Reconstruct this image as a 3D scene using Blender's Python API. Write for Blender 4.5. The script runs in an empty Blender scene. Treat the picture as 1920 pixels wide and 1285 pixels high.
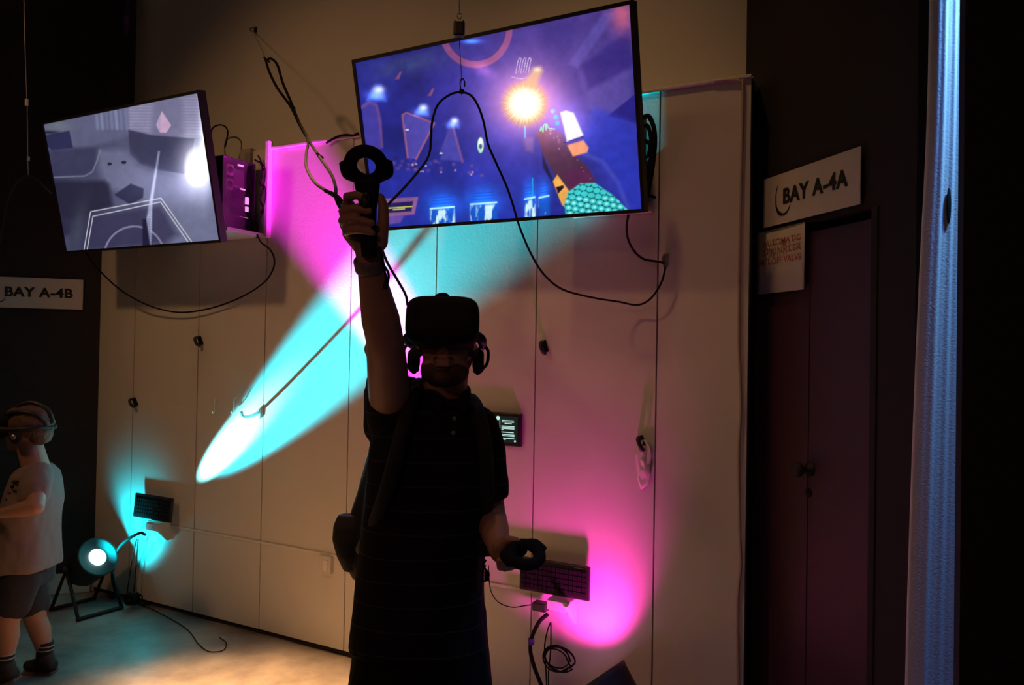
import bpy, bmesh, math, random
import numpy as np
from mathutils import Vector, Matrix, noise as mnoise

random.seed(7)
S = bpy.context.scene
COL = S.collection
PI = math.pi

# ------------------------------------------------------------------ camera, world, exposure
F = 1440.0
PITCH, ROLL, EYE = math.radians(0.78), math.radians(1.0), 1.5
_r = Vector((1, 0, 0)); _f = Vector((0, math.cos(PITCH), math.sin(PITCH))); _u = _r.cross(_f)
CR = math.cos(ROLL) * _r + math.sin(ROLL) * _u
CU = math.cos(ROLL) * _u - math.sin(ROLL) * _r
CF = _f
CAM = Vector((0, 0, EYE))
cam = bpy.data.cameras.new('camera'); cam.sensor_width = 36; cam.lens = 36 * F / 1920
cam.clip_start = 0.05; cam.clip_end = 60
co = bpy.data.objects.new('camera', cam); COL.objects.link(co)
m3 = Matrix((CR, CU, -CF)).transposed()
co.matrix_world = Matrix.Translation(CAM) @ m3.to_4x4()
S.camera = co
w = bpy.data.worlds.new('world'); S.world = w; w.use_nodes = True
bg = w.node_tree.nodes['Background']; bg.inputs[0].default_value = (1, .62, .42, 1); bg.inputs[1].default_value = 0.025
S.view_settings.view_transform = 'Standard'; S.view_settings.look = 'None'
S.view_settings.exposure = 0.0; S.view_settings.gamma = 1.0; S.view_settings.use_curve_mapping = False


def ray(x, y):
    return ((x - 960) / F) * CR - ((y - 642.5) / F) * CU + CF


def at(x, y, Y):
    """point seen in direction of photo pixel x,y standing at depth Y metres"""
    d = ray(x, y)
    return CAM + d * (Y / d.y)


def on_plane(x, y, P, n):
    d = ray(x, y)
    return CAM + d * ((P - CAM).dot(n) / d.dot(n))


# main wall frame: D runs along the wall to the right, N points into the room
ANG = math.radians(28.3)
D = Vector((math.cos(ANG), -math.sin(ANG), 0)); N = Vector((-math.sin(ANG), -math.cos(ANG), 0)); Z = Vector((0, 0, 1))
P0 = Vector((0, 3.345, 0))


def wp(s, z, off=0.0):
    return P0 + D * s + N * off + Z * z


def won(x, y, off=0.0):
    return on_plane(x, y, P0 + N * off, N)


def sz(x, y, off=0.0):
    p = won(x, y, off); return (p - P0).dot(D), p.z


# ------------------------------------------------------------------ lights
def spot(name, loc, target, color, energy, size, blend, radius=0.03):
    l = bpy.data.lights.new(name, 'SPOT'); l.color = color; l.energy = energy
    l.spot_size = math.radians(size); l.spot_blend = blend; l.shadow_soft_size = radius
    o = bpy.data.objects.new(name, l); COL.objects.link(o)
    o.location = loc
    o.rotation_euler = (Vector(target) - Vector(loc)).to_track_quat('-Z', 'Y').to_euler()
    return o


WARM = (1.0, 0.50, 0.20)
# ceiling lamps of the hall, above and out of frame
LK = Vector((-3.3, 1.3, 4.3))
spot('ceiling_lamp_light', LK, wp(-1.1, 1.5), WARM, 112, 62, 0.85, 0.16)
spot('ceiling_lamp_light', (-1.15, 2.95, 4.6), (-1.12, 2.93, 0), WARM, 4200, 25, 1.0, 0.10)
spot('ceiling_lamp_light', (-0.2, 2.2, 4.8), wp(0.35, 0.9), WARM, 58, 60, 1.0, 0.12)
CY = won(183, 1045, 0.235)     # lens of the cyan floor lamp
PK = won(1126, 1272, 0.20)    # lens of the magenta floor lamp
CYT = wp(-0.66, 1.86, 0.0)
PKT = wp(-0.85, 1.86, 0.0)
CYD = (CYT - CY).normalized(); PKD = (PKT - PK).normalized()
spot('cyan_par_light', CY + CYD * 0.02, wp(-1.05, 1.47), (0.0, 0.82, 1.0), 3900, 18.5, 1.0, 0.02)
spot('cyan_par_light', CY + CYD * 0.02, wp(-1.72, .985, 0.0), (0.20, 0.95, 1.0), 2300, 12.5, 1.0, 0.01)
spot('cyan_par_light', CY + CYD * 0.02, wp(-2.47, .42, 0.0), (0.0, 0.70, 0.85), 40, 110, 1.0, 0.03)
spot('magenta_par_light', PK + PKD * 0.02, PKT, (1.0, 0.02, 0.85), 4500, 14, 1.0, 0.02)
spot('magenta_par_light', PK + PKD * 0.02, wp(0.34, .62, 0.0), (1.0, 0.03, 0.45), 40, 104, 1.0, 0.03)
# blue wash lamp behind the dark wall end at the right
spot('blue_wash_light', (1.40, 1.60, 3.2), (1.15, 1.96, 1.5), (0.06, 0.20, 1.0), 130, 52, 0.8, 0.04)
spot('blue_wash_light', (1.42, 1.70, 2.95), (1.19, 1.96, 2.25), (0.34, 0.85, 1.0), 62, 46, 1.0, 0.03)
# added fill light behind the camera, dim and reddish, to brighten the man
spot('fill_light', (-1.6, -2.6, 3.4), (-0.3, 2.1, 1.3), (1.0, 0.42, 0.30), 45, 40, 1.0, 0.15)


# ------------------------------------------------------------------ materials
def mat(name, col, rough=0.6, metal=0.0, var=0.0, vscale=8.0, bump=0.0, bscale=60.0, emit=None, estr=1.0, spec=0.5, alpha=None, trans=0.0):
    m = bpy.data.materials.new(name); m.use_nodes = True
    nt = m.node_tree; b = nt.nodes['Principled BSDF']
    c = (col[0], col[1], col[2], 1)
    b.inputs['Base Color'].default_value = c
    b.inputs['Roughness'].default_value = rough; b.inputs['Metallic'].default_value = metal
    b.inputs['Specular IOR Level'].default_value = spec
    if trans: b.inputs['Transmission Weight'].default_value = trans
    if alpha is not None: b.inputs['Alpha'].default_value = alpha
    tc = nt.nodes.new('ShaderNodeTexCoord')
    if var:
        nz = nt.nodes.new('ShaderNodeTexNoise'); nz.inputs['Scale'].default_value = vscale; nz.inputs['Detail'].default_value = 6
        rp = nt.nodes.new('ShaderNodeMix'); rp.data_type = 'RGBA'
        rp.inputs[6].default_value = tuple(max(0, v * (1 - var)) for v in col) + (1,)
        rp.inputs[7].default_value = tuple(min(1, v * (1 + var)) for v in col) + (1,)
        nt.links.new(tc.outputs['Object'], nz.inputs['Vector']); nt.links.new(nz.outputs['Fac'], rp.inputs[0])
        nt.links.new(rp.outputs[2], b.inputs['Base Color'])
    if bump:
        nb = nt.nodes.new('ShaderNodeTexNoise'); nb.inputs['Scale'].default_value = bscale; nb.inputs['Detail'].default_value = 4
        bm_ = nt.nodes.new('ShaderNodeBump'); bm_.inputs['Strength'].default_value = bump; bm_.inputs['Distance'].default_value = 0.01
        nt.links.new(tc.outputs['Object'], nb.inputs['Vector']); nt.links.new(nb.outputs['Fac'], bm_.inputs['Height'])
        nt.links.new(bm_.outputs['Normal'], b.inputs['Normal'])
    if emit is not None:
        b.inputs['Emission Color'].default_value = (emit[0], emit[1], emit[2], 1); b.inputs['Emission Strength'].default_value = estr
    return m


M = {}
M['white_wall'] = mat('white_painted_board', (.62, .60, .57), .55, var=.05, vscale=2.2, bump=.05, bscale=90)
M['white_trim'] = mat('white_trim_paint', (.66, .64, .61), .5, var=.04)
M['black_wall'] = mat('black_painted_wall', (.016, .013, .014), .8, var=.2, vscale=3, bump=.05)
M['purple_door'] = mat('dark_purple_door_paint', (.055, .018, .040), .55, var=.1, vscale=4)
M['black_gap'] = mat('dark_gap', (.03, .022, .018), .9)
M['black_plastic'] = mat('black_plastic', (.012, .012, .013), .45, var=.1)
M['black_rubber'] = mat('black_rubber_cable', (.005, .0045, .0045), .8, spec=.2)
M['matte_black'] = mat('matte_black_plastic', (.007, .007, .008), .8, spec=.2)
M['black_metal'] = mat('black_enamelled_metal', (.011, .011, .012), .65)
M['metal'] = mat('grey_metal', (.35, .34, .33), .35, metal=.9)
M['sign'] = mat('sign_white', (.60, .57, .54), .6, var=.02)
M['ink'] = mat('black_ink', (.012, .011, .011), .7)
M['red_ink'] = mat('red_ink', (.36, .05, .05), .7)
M['skin'] = mat('skin', (.36, .19, .13), .55, var=.12, vscale=14, bump=.06, bscale=120)
M['beard'] = mat('short_brown_beard', (.085, .042, .028), .8, var=.4, vscale=70, bump=.5, bscale=180)
M['hair'] = mat('dark_brown_hair', (.022, .013, .009), .8, var=.4, vscale=60, bump=.6, bscale=160)
M['paper'] = mat('thin_white_paper', (.72, .68, .64), .8, bump=.4, bscale=25)
M['white_plastic'] = mat('white_plastic', (.6, .58, .55), .4)
M['purple_tape'] = mat('purple_tape', (.10, .03, .30), .5)
M['cord_white'] = mat('off_white_cord', (.42, .33, .28), .6)
M['glass'] = mat('clear_plastic_case', (.55, .5, .48), .15, alpha=.35)
M['foam'] = mat('black_foam', (.010, .010, .010), .95)


def gloss_mat():
    m = bpy.data.materials.new('tempered_side_glass'); m.use_nodes = True
    nt = m.node_tree; nt.nodes.clear()
    o = nt.nodes.new('ShaderNodeOutputMaterial'); t = nt.nodes.new('ShaderNodeBsdfTransparent'); g = nt.nodes.new('ShaderNodeBsdfGlossy')
    g.inputs['Roughness'].default_value = .08; t.inputs[0].default_value = (.75, .72, .74, 1)
    mx = nt.nodes.new('ShaderNodeMixShader'); mx.inputs[0].default_value = .08
    nt.links.new(t.outputs[0], mx.inputs[1]); nt.links.new(g.outputs[0], mx.inputs[2]); nt.links.new(mx.outputs[0], o.inputs[0])
    return m


M['pc_glass'] = gloss_mat()


def floor_mat():
    m = mat('sealed_concrete_floor', (.30, .27, .24), .42, bump=.04, bscale=40)
    nt = m.node_tree; b = nt.nodes['Principled BSDF']
    tc = nt.nodes.new('ShaderNodeTexCoord')
    n1 = nt.nodes.new('ShaderNodeTexNoise'); n1.inputs['Scale'].default_value = 2.6; n1.inputs['Detail'].default_value = 9; n1.inputs['Roughness'].default_value = .62
    r1 = nt.nodes.new('ShaderNodeValToRGB')
    r1.color_ramp.elements[0].position = .36; r1.color_ramp.elements[0].color = (.17, .155, .14, 1)
    r1.color_ramp.elements[1].position = .64; r1.color_ramp.elements[1].color = (.40, .365, .32, 1)
    nt.links.new(tc.outputs['Object'], n1.inputs['Vector']); nt.links.new(n1.outputs['Fac'], r1.inputs[0])
    # darker strip running along the foot of the white wall
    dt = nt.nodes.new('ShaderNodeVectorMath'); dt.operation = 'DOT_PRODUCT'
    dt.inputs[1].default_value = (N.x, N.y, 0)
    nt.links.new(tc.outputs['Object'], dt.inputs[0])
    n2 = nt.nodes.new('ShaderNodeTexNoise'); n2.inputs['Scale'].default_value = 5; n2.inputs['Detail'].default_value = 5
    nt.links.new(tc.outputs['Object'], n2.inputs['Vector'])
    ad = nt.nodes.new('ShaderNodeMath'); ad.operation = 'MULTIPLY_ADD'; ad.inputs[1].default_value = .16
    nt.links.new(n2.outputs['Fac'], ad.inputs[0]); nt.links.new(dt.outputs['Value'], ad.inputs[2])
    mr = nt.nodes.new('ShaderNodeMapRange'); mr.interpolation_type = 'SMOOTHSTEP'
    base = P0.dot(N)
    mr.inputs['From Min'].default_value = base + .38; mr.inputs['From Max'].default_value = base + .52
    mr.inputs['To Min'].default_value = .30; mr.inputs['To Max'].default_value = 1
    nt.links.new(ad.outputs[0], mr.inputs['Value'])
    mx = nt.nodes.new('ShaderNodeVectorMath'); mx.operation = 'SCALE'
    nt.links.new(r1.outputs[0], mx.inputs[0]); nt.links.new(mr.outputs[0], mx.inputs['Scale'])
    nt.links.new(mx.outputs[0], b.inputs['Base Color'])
    return m


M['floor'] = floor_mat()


def stripe_mat():
    """dark polo cloth with thin paler stripes, woven in (object z)"""
    m = mat('dark_striped_jersey', (.012, .011, .014), .95, bump=.25, bscale=300, spec=.1)
    nt = m.node_tree; b = nt.nodes['Principled BSDF']
    tc = nt.nodes.new('ShaderNodeTexCoord'); sp = nt.nodes.new('ShaderNodeSeparateXYZ'); nt.links.new(tc.outputs['Object'], sp.inputs[0])
    nz = nt.nodes.new('ShaderNodeTexNoise'); nz.inputs['Scale'].default_value = 5; nt.links.new(tc.outputs['Object'], nz.inputs['Vector'])
    a = nt.nodes.new('ShaderNodeMath'); a.operation = 'MULTIPLY_ADD'; a.inputs[1].default_value = .02
    nt.links.new(nz.outputs['Fac'], a.inputs[0]); nt.links.new(sp.outputs['Z'], a.inputs[2])
    md = nt.nodes.new('ShaderNodeMath'); md.operation = 'PINGPONG'; md.inputs[1].default_value = .032
    nt.links.new(a.outputs[0], md.inputs[0])
    lt = nt.nodes.new('ShaderNodeMath'); lt.operation = 'LESS_THAN'; lt.inputs[1].default_value = .0016
    nt.links.new(md.outputs[0], lt.inputs[0])
    mx = nt.nodes.new('ShaderNodeMix'); mx.data_type = 'RGBA'
    mx.inputs[6].default_value = (.012, .011, .014, 1); mx.inputs[7].default_value = (.040, .037, .040, 1)
    nt.links.new(lt.outputs[0], mx.inputs[0]); nt.links.new(mx.outputs[2], b.inputs['Base Color'])
    return m


M['shirt'] = stripe_mat()
M['trousers'] = mat('dark_cotton_shorts', (.010, .009, .009), .95, bump=.3, bscale=200, spec=.1)
M['pack'] = mat('black_nylon', (.008, .008, .009), .8, bump=.3, bscale=250)
M['mesh_pocket'] = mat('grey_mesh_pocket', (.022, .020, .019), .8, var=.5, vscale=80)
M['tee'] = mat('pale_cotton_tee', (.20, .15, .145), .9, var=.08, vscale=10, bump=.25, bscale=30)
M['kid_shorts'] = mat('navy_shorts', (.020, .022, .032), .9, bump=.2, bscale=40)
M['sock'] = mat('black_sock', (.012, .012, .014), .9)
M['sock_band'] = mat('pale_sock_band', (.35, .32, .30), .9)
M['shoe'] = mat('dark_sneaker', (.018, .016, .018), .7, var=.4, vscale=40)
M['shoe_sole'] = mat('grey_sole', (.12, .11, .11), .7)
M['kid_hair'] = mat('light_brown_hair', (.10, .055, .035), .8, var=.4, vscale=50, bump=.6, bscale=120)


# ------------------------------------------------------------------ mesh helpers
class MB:
    def __init__(s): s.v = []; s.f = []; s.mi = []; s.cur = 0; s.smooth = []

    def add(s, vs, fs, smooth=False):
        b = len(s.v); s.v += [Vector(p) for p in vs]
        for f in fs: s.f.append([i + b for i in f]); s.mi.append(s.cur); s.smooth.append(smooth)

    def box(s, c, ax, ay, az, sx, sy, sz_):
        c = Vector(c); X = Vector(ax) * sx / 2; Y = Vector(ay) * sy / 2; W = Vector(az) * sz_ / 2
        vs = [c + X * a + Y * b + W * d for a in (-1, 1) for b in (-1, 1) for d in (-1, 1)]
        s.add(vs, [(0, 1, 3, 2), (4, 6, 7, 5), (0, 4, 5, 1), (2, 3, 7, 6), (0, 2, 6, 4), (1, 5, 7, 3)])

    def prism(s, pts, nrm, t):
        """closed outline pts (3D), extruded by t along nrm"""
        n = len(pts); nrm = Vector(nrm)
        a = [Vector(p) for p in pts]; b = [p + nrm * t for p in a]
        fs = [list(range(n - 1, -1, -1)), list(range(n, 2 * n))]
        for i in range(n): fs.append([i, (i + 1) % n, n + (i + 1) % n, n + i])
        s.add(a + b, fs)

    def loft(s, rings, cap=True, smooth=True):
        n = len(rings[0]); vs = [p for r in rings for p in r]; fs = []
        for k in range(len(rings) - 1):
            for i in range(n):
                fs.append((k * n + i, k * n + (i + 1) % n, (k + 1) * n + (i + 1) % n, (k + 1) * n + i))
        if cap:
            fs.append(list(range(n - 1, -1, -1))); fs.append([(len(rings) - 1) * n + i for i in range(n)])
        s.add(vs, fs, smooth)

    def tube(s, pts, r, seg=10, cap=True, smooth_path=True, res=6, flat=1.0):
        pts = [Vector(p) for p in pts]
        rr = list(r) if hasattr(r, '__len__') else [r] * len(pts)
        if smooth_path and len(pts) > 2:
            P = [pts[0] * 2 - pts[1]] + pts + [pts[-1] * 2 - pts[-2]]; out = []; ro = []
            for i in range(1, len(P) - 2):
                for k in range(res):
                    t = k / res
                    out.append(0.5 * ((2 * P[i]) + (P[i + 1] - P[i - 1]) * t + (2 * P[i - 1] - 5 * P[i] + 4 * P[i + 1] - P[i + 2]) * t * t + (3 * P[i] - P[i - 1] - 3 * P[i + 1] + P[i + 2]) * t ** 3))
                    ro.append(rr[i - 1] * (1 - t) + rr[i] * t)
            out.append(pts[-1]); ro.append(rr[-1]); pts = out; rr = ro
        rings = []; T = (pts[1] - pts[0]).normalized()
        up = Vector((0, 0, 1)) if abs(T.z) < .9 else Vector((1, 0, 0))
        A = T.cross(up).normalized(); B = A.cross(T)
        for i, p in enumerate(pts):
            t = (pts[min(i + 1, len(pts) - 1)] - pts[max(i - 1, 0)])
            if t.length < 1e-9: t = T
            t.normalize(); q = T.rotation_difference(t); A = q @ A; B = q @ B; T = t
            rings.append([p + (A * math.cos(a) + B * math.sin(a) * flat) * rr[i] for a in (2 * PI * k / seg for k in range(seg))])
        s.loft(rings, cap)

    def lathe(s, prof, base, axis, seg=32, cap=True):
        """prof: list of (r, h) along axis"""
        axis = Vector(axis).normalized(); up = Vector((0, 0, 1)) if abs(axis.z) < .9 else Vector((1, 0, 0))
        A = axis.cross(up).normalized(); B = axis.cross(A); base = Vector(base)
        rings = [[base + axis * h + (A * math.cos(a) + B * math.sin(a)) * r for a in (2 * PI * k / seg for k in range(seg))] for r, h in prof]
        s.loft(rings, cap)

    def ell(s, c, r, R=None, seg=20, rin=12):
        c = Vector(c); R = R or Matrix.Identity(3); vs = []; fs = []
        for i in range(rin + 1):
            th = PI * i / rin
            for j in range(seg):
                ph = 2 * PI * j / seg
                vs.append(c + R @ Vector((r[0] * math.sin(th) * math.cos(ph), r[1] * math.sin(th) * math.sin(ph), r[2] * math.cos(th))))
        for i in range(rin):
            for j in range(seg):
                fs.append((i * seg + j, (i + 1) * seg + j, (i + 1) * seg + (j + 1) % seg, i * seg + (j + 1) % seg))
        s.add(vs, fs, True)

    def cap(s, a, b, ra, rb, seg=16):
        """tapered capsule"""
        a = Vector(a); b = Vector(b); t = (b - a).normalized(); L = (b - a).length
        prof = [(ra * math.sin(q), -ra * math.cos(q)) for q in (PI / 2 * k / 5 for k in range(0, 6))] + \
               [(rb * math.cos(q), L + rb * math.sin(q)) for q in (PI / 2 * k / 5 for k in range(0, 6))]
        prof = [(max(r, 1e-4), h) for r, h in prof]
        s.lathe(prof, a, t, seg)

    def chain(s, pts, rs, seg=14):
        for i in range(len(pts) - 1): s.cap(pts[i], pts[i + 1], rs[i], rs[i + 1], seg)

    def mesh(s, name, mats, origin=Vector((0, 0, 0))):
        me = bpy.data.meshes.new(name)
        me.from_pydata([tuple(p - origin) for p in s.v], [], s.f)
        for m in mats: me.materials.append(m)
        me.polygons.foreach_set('material_index', s.mi); me.polygons.foreach_set('use_smooth', s.smooth)
        bm = bmesh.new(); bm.from_mesh(me)
        bmesh.ops.remove_doubles(bm, verts=bm.verts, dist=1e-6)
        bmesh.ops.recalc_face_normals(bm, faces=bm.faces); bm.to_mesh(me); bm.free()
        me.update(); return me


def bevel_mod(o, wdt, seg=2):
    b = o.modifiers.new('bevel', 'BEVEL'); b.width = wdt; b.segments = seg; b.limit_method = 'ANGLE'; b.angle_limit = .7
    return o


def world_loc(p):
    v = Vector((0, 0, 0))
    while p is not None: v += p.location; p = p.parent
    return v


def bake(me_obj):
    dg = bpy.context.evaluated_depsgraph_get(); dg.update()
    ev = me_obj.evaluated_get(dg)
    me = bpy.data.meshes.new_from_object(ev, depsgraph=dg)
    old = me_obj.data; me_obj.modifiers.clear(); me_obj.data = me
    bpy.data.meshes.remove(old)
    for p in me.polygons: p.use_smooth = True


def obj(name, mb, mats, parent=None, bevel=0.0, voxel=0.0, smooth=0, origin=None, disp=None):
    if not isinstance(mats, (list, tuple)): mats = [mats]
    if parent is not None: og = world_loc(parent)
    elif origin is not None: og = Vector(origin)
    else:
        xs = [v.x for v in mb.v]; ys = [v.y for v in mb.v]; zs = [v.z for v in mb.v]
        og = Vector(((min(xs) + max(xs)) / 2, (min(ys) + max(ys)) / 2, min(zs)))
    me = mb.mesh(name, mats, og)
    o = bpy.data.objects.new(name, me); COL.objects.link(o)
    if parent is not None: o.parent = parent
    else: o.location = og
    if voxel:
        r = o.modifiers.new('r', 'REMESH'); r.mode = 'VOXEL'; r.voxel_size = voxel; r.use_smooth_shade = True
        if smooth:
            sm = o.modifiers.new('s', 'SMOOTH'); sm.factor = .5; sm.iterations = smooth
        bake(o)
    if disp:
        for v in o.data.vertices:
            v.co += v.normal * disp(v.co + og)
    if bevel: bevel_mod(o, bevel)
    return o


def tag(o, label, cat, group=None):
    o['label'] = label; o['category'] = cat
    if group: o['group'] = group
    return o


def thing(name, label, cat, loc, group=None):
    o = bpy.data.objects.new(name, None); COL.objects.link(o); o.location = loc; o.empty_display_size = .1
    return tag(o, label, cat, group)


def struct(name, mb, m, bevel=0):
    o = obj(name, mb, m, bevel=bevel); o['kind'] = 'structure'; return o


def dup(root, loc, label, group=None):
    r = root.copy(); COL.objects.link(r); r.location = loc; r['label'] = label
    if group: r['group'] = group
    for ch in list(root.children):
        c = ch.copy(); COL.objects.link(c); c.parent = r
        for g in list(ch.children):
            e = g.copy(); COL.objects.link(e); e.parent = c
    return r


def text_mesh(name, txt, P, ax, up, nrm, height, m, parent, bold=0.0, width=None, lift=.0015, fat=0.0):
    """flat lettering as a mesh; P is the lower left corner, ax the reading direction"""
    cu = bpy.data.curves.new(name, 'FONT'); cu.body = txt; cu.size = 1.0; cu.offset = bold; cu.extrude = 0.002; cu.space_character = 1.08
    t = bpy.data.objects.new(name, cu); COL.objects.link(t)
    dg = bpy.context.evaluated_depsgraph_get(); dg.update()
    me = bpy.data.meshes.new_from_object(t.evaluated_get(dg), depsgraph=dg)
    bpy.data.objects.remove(t); bpy.data.curves.remove(cu)
    if fat:
        bm = bmesh.new()
        for dx, dy in ((-fat, 0), (fat, 0), (0, fat * .5), (0, -fat * .5)):
            k0 = len(bm.verts); bm.from_mesh(me); bm.verts.ensure_lookup_table()
            for v in bm.verts[k0:]: v.co.x += dx; v.co.y += dy; v.co.z += dx * .004
        bm.to_mesh(me); bm.free()
    xs = [v.co.x for v in me.vertices]; ys = [v.co.y for v in me.vertices]
    x0, x1, y0, y1 = min(xs), max(xs), min(ys), max(ys)
    ky = height / (y1 - y0); kx = width / (x1 - x0) if width else ky
    og = world_loc(parent)
    for v in me.vertices:
        v.co = Vector(P) + Vector(ax) * (v.co.x - x0) * kx + Vector(up) * (v.co.y - y0) * ky + Vector(nrm) * (lift + v.co.z * .2) - og
    me.materials.clear(); me.materials.append(m)
    o = bpy.data.objects.new(name, me); COL.objects.link(o); o.parent = parent
    return o


# ------------------------------------------------------------------ the setting
FT = 2.56; FL = 2.105; UO = -0.20      # facade heights, how far the upper wall stands back
SL, SR = -2.885, 1.004
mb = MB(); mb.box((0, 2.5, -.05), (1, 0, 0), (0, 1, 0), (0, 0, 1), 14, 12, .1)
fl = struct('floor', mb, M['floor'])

seams = [SL, -2.54, -1.988, -1.478, -.905, -.402, .115, .650, SR]
mb = MB()
mb.cur = 1
mb.box(wp((SL - 1.478) / 2, FL / 2, -.03), D, N, Z, -1.478 - SL - .002, .03, FL - .01)
mb.box(wp((SR - 1.478) / 2, FT / 2, -.03), D, N, Z, SR + 1.478 - .002, .03, FT - .01)
mb.cur = 0
for i in range(len(seams) - 1):
    a, b = seams[i], seams[i + 1]
    top = FL if b < -1.4 else FT
    g = .0032
    mb.box(wp((a + b) / 2, (top + .03) / 2, -.0085), D, N, Z, (b - a) - g * 2, .017, top - .03)
mb.box(wp((SL - 1.478) / 2, FL - .006, (UO - .012) / 2), D, N, Z, -1.478 - SL, abs(UO) - .03, .012)
mb.box(wp((SR - 1.478) / 2, FT - .006, (UO - .012) / 2), D, N, Z, SR + 1.478, abs(UO) - .03, .012)
struct('wall_main', mb, [M['white_wall'], M['black_gap']])
mb = MB(); mb.box(wp(-.75, 2.55, UO - .03), D, N, Z, 4.9, .06, 5.1)
struct('wall_upper', mb, M['white_wall'])
# battens that frame the tall part of the boarding
mb = MB(); mb.box(wp(-1.462, (FT + FL) / 2 + .005, .016), D, N, Z, .022, .032, FT - FL + .05)
mb.box(wp((SR - 1.478) / 2, FT - .006, .006), D, N, Z, SR + 1.478, .014, .012)
mb.box(wp(-1.54, (FT + FL) / 2, -.010), D, N, Z, .13, .018, FT - FL)
struct('trim_1', mb, M['white_trim'], .002)
# thin joint moulding half a metre up
mb = MB()
mb.box(wp(-1.63, .484, .0035), D, N, Z, 1.50, .007, .012)
mb.box(wp(-.02, .486, .0035), D, N, Z, .46, .007, .012)
struct('trim_2', mb, M['white_trim'], .001)
# left dark wall, 45 degrees to the main one
A2 = ANG - math.radians(45)
D2 = Vector((math.cos(A2), -math.sin(A2), 0)); N2 = Vector((-math.sin(A2), -math.cos(A2), 0))
CL = won(178, 1000); CL = Vector((CL.x, CL.y, 0))
mb = MB(); mb.box(CL + D2 * (-1.8 + .075) - N2 * .03 + Z * 2.585, D2, N2, Z, 3.75, .06, 4.99)
struct('wall_left', mb, M['black_wall'])
mb = MB(); mb.box(CL + D2 * -1.85 + N2 * .002 + Z * .06, D2, N2, Z, 3.66, .016, .12)
mb.box(CL + D2 * -1.8 - N2 * .035 + Z * .045, D2, N2, Z, 3.6, .05, .09)
struct('baseboard_left', mb, M['white_trim'], .003)
# right dark wall
A3 = ANG + math.radians(45)
D3 = Vector((math.cos(A3), -math.sin(A3), 0)); N3 = Vector((-math.sin(A3), -math.cos(A3), 0))
QR = won(1400, 60, UO); QR = Vector((QR.x, QR.y, 0))


def ron(x, y, off=0):
    return on_plane(x, y, QR + N3 * off, N3)


def rt(x, y): return (ron(x, y) - QR).dot(D3)


T_door0 = rt(1403, 700) - .02; T_door1 = rt(1645, 700); T_end = rt(1700, 700)
DH = ron(1618, 392).z
mb = MB()
mb.box(QR + D3 * ((T_door0 - .25) / 2 - .0) - N3 * .05 + Z * 2.55, D3, N3, Z, T_door0 + .25, .10, 5.1)
mb.box(QR + D3 * ((T_door0 + T_door1) / 2) - N3 * .05 + Z * (DH + 5.1) / 2, D3, N3, Z, T_door1 - T_door0, .10, 5.1 - DH)
mb.box(QR + D3 * ((T_door1 + T_end + .03) / 2) - N3 * .05 + Z * 2.55, D3, N3, Z, T_end + .03 - T_door1, .10, 5.1)
mb.box(QR + D3 * ((T_door0 + T_door1) / 2) - N3 * .085 + Z * DH / 2, D3, N3, Z, T_door1 - T_door0, .03, DH)  # unseen panel added behind the door to stop blue light leaking through
struct('wall_right', mb, M['black_wall'])
# double door, dark purple
mid = rt(1510, 700)
mb = MB()
for a, b in ((T_door0 + .004, mid - .002), (mid + .002, T_door1 - .03)):
    mb.box(QR + D3 * (a + b) / 2 - N3 * .035 + Z * (DH - .03) / 2, D3, N3, Z, b - a, .04, DH - .035)
d1 = struct('door_1', mb, M['purple_door'], .003)
mb = MB()
mb.box(QR + D3 * (T_door1 - .015) - N3 * .02 + Z * DH / 2, D3, N3, Z, .028, .05, DH)
obj('door_frame', mb, M['black_wall'], d1, bevel=.003)
mb = MB(); kp = ron(1512, 880)
mb.lathe([(.026, 0), (.026, .006), (.011, .010), (.011, .035), (.024, .042), (.027, .055), (.020, .066), (.004, .070)], kp - N3 * .016, N3, 20)
obj('door_knob', mb, M['black_metal'], d1)
mb = MB(); kp = ron(1510, 925)
mb.lathe([(.016, 0), (.016, .006), (.009, .008), (.009, .014)], kp - N3 * .016, N3, 16)
obj('door_lock', mb, M['black_metal'], d1)

# dark wall end at the far right, nearer to the camera
mb = MB()
e = at(1799, 640, 1.40)
mb.box((e.x + 1.0, 1.40, 2.55), (1, 0, 0), (0, 1, 0), (0, 0, 1), 2.0, .018, 5.1)
struct('wall_front_right', mb, M['black_wall'])


# ------------------------------------------------------------------ white drape on the right, lit by the blue lamp
def drape():
    mb = MB()
    levels = [(-420, 1752, 1812), (-120, 1748, 1808), (0, 1745, 1806), (150, 1743, 1804), (300, 1738, 1802), (430, 1730, 1800), (600, 1722, 1798),
              (800, 1714, 1796), (950, 1709, 1794), (1100, 1704, 1792), (1285, 1699, 1790), (1540, 1695, 1790), (1690, 1693, 1790)]
    front = []
    back = []
    n = 90
    for (y, xl, xr) in levels:
        pl_ = at(xl, y, 2.0); pm = at(xr, y, 1.985); pr = pm + Vector((.24, .03, 0))
        z = at((xl + xr) / 2, y, 2.0).z
        z = max(z, .02)
        rowf = []; rowb = []
        for k in range(n + 1):
            t = k / n
            p = pl_.lerp(pm, t / .4) if t < .4 else pm.lerp(pr, (t - .4) / .6)
            p = p.copy(); p.z = z
            bulge = .022 * (math.sin(PI / 2 * t / .11) if t < .11 else 1 - .9 * (t - .11) * (1 if t < .4 else 1))
            fold = .0016 * math.sin(t * 55 + y * .0012) + .0008 * math.sin(t * 97 + 1 + y * .002)
            q = p + Vector((-.05, -1, 0)).normalized() * (bulge + fold)
            rowf.append(q); rowb.append(q + Vector((0, .012, 0)))
        front.append(rowf + rowb[::-1])
    mb.loft(front[::-1], True, True)
    o = obj('drape', mb, M['drape'])
    ss = o.modifiers.new('sub', 'SUBSURF'); ss.levels = 1; ss.render_levels = 1
    return tag(o, 'tall white fabric drape hanging at the right, washed in blue light', 'curtain')


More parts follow.
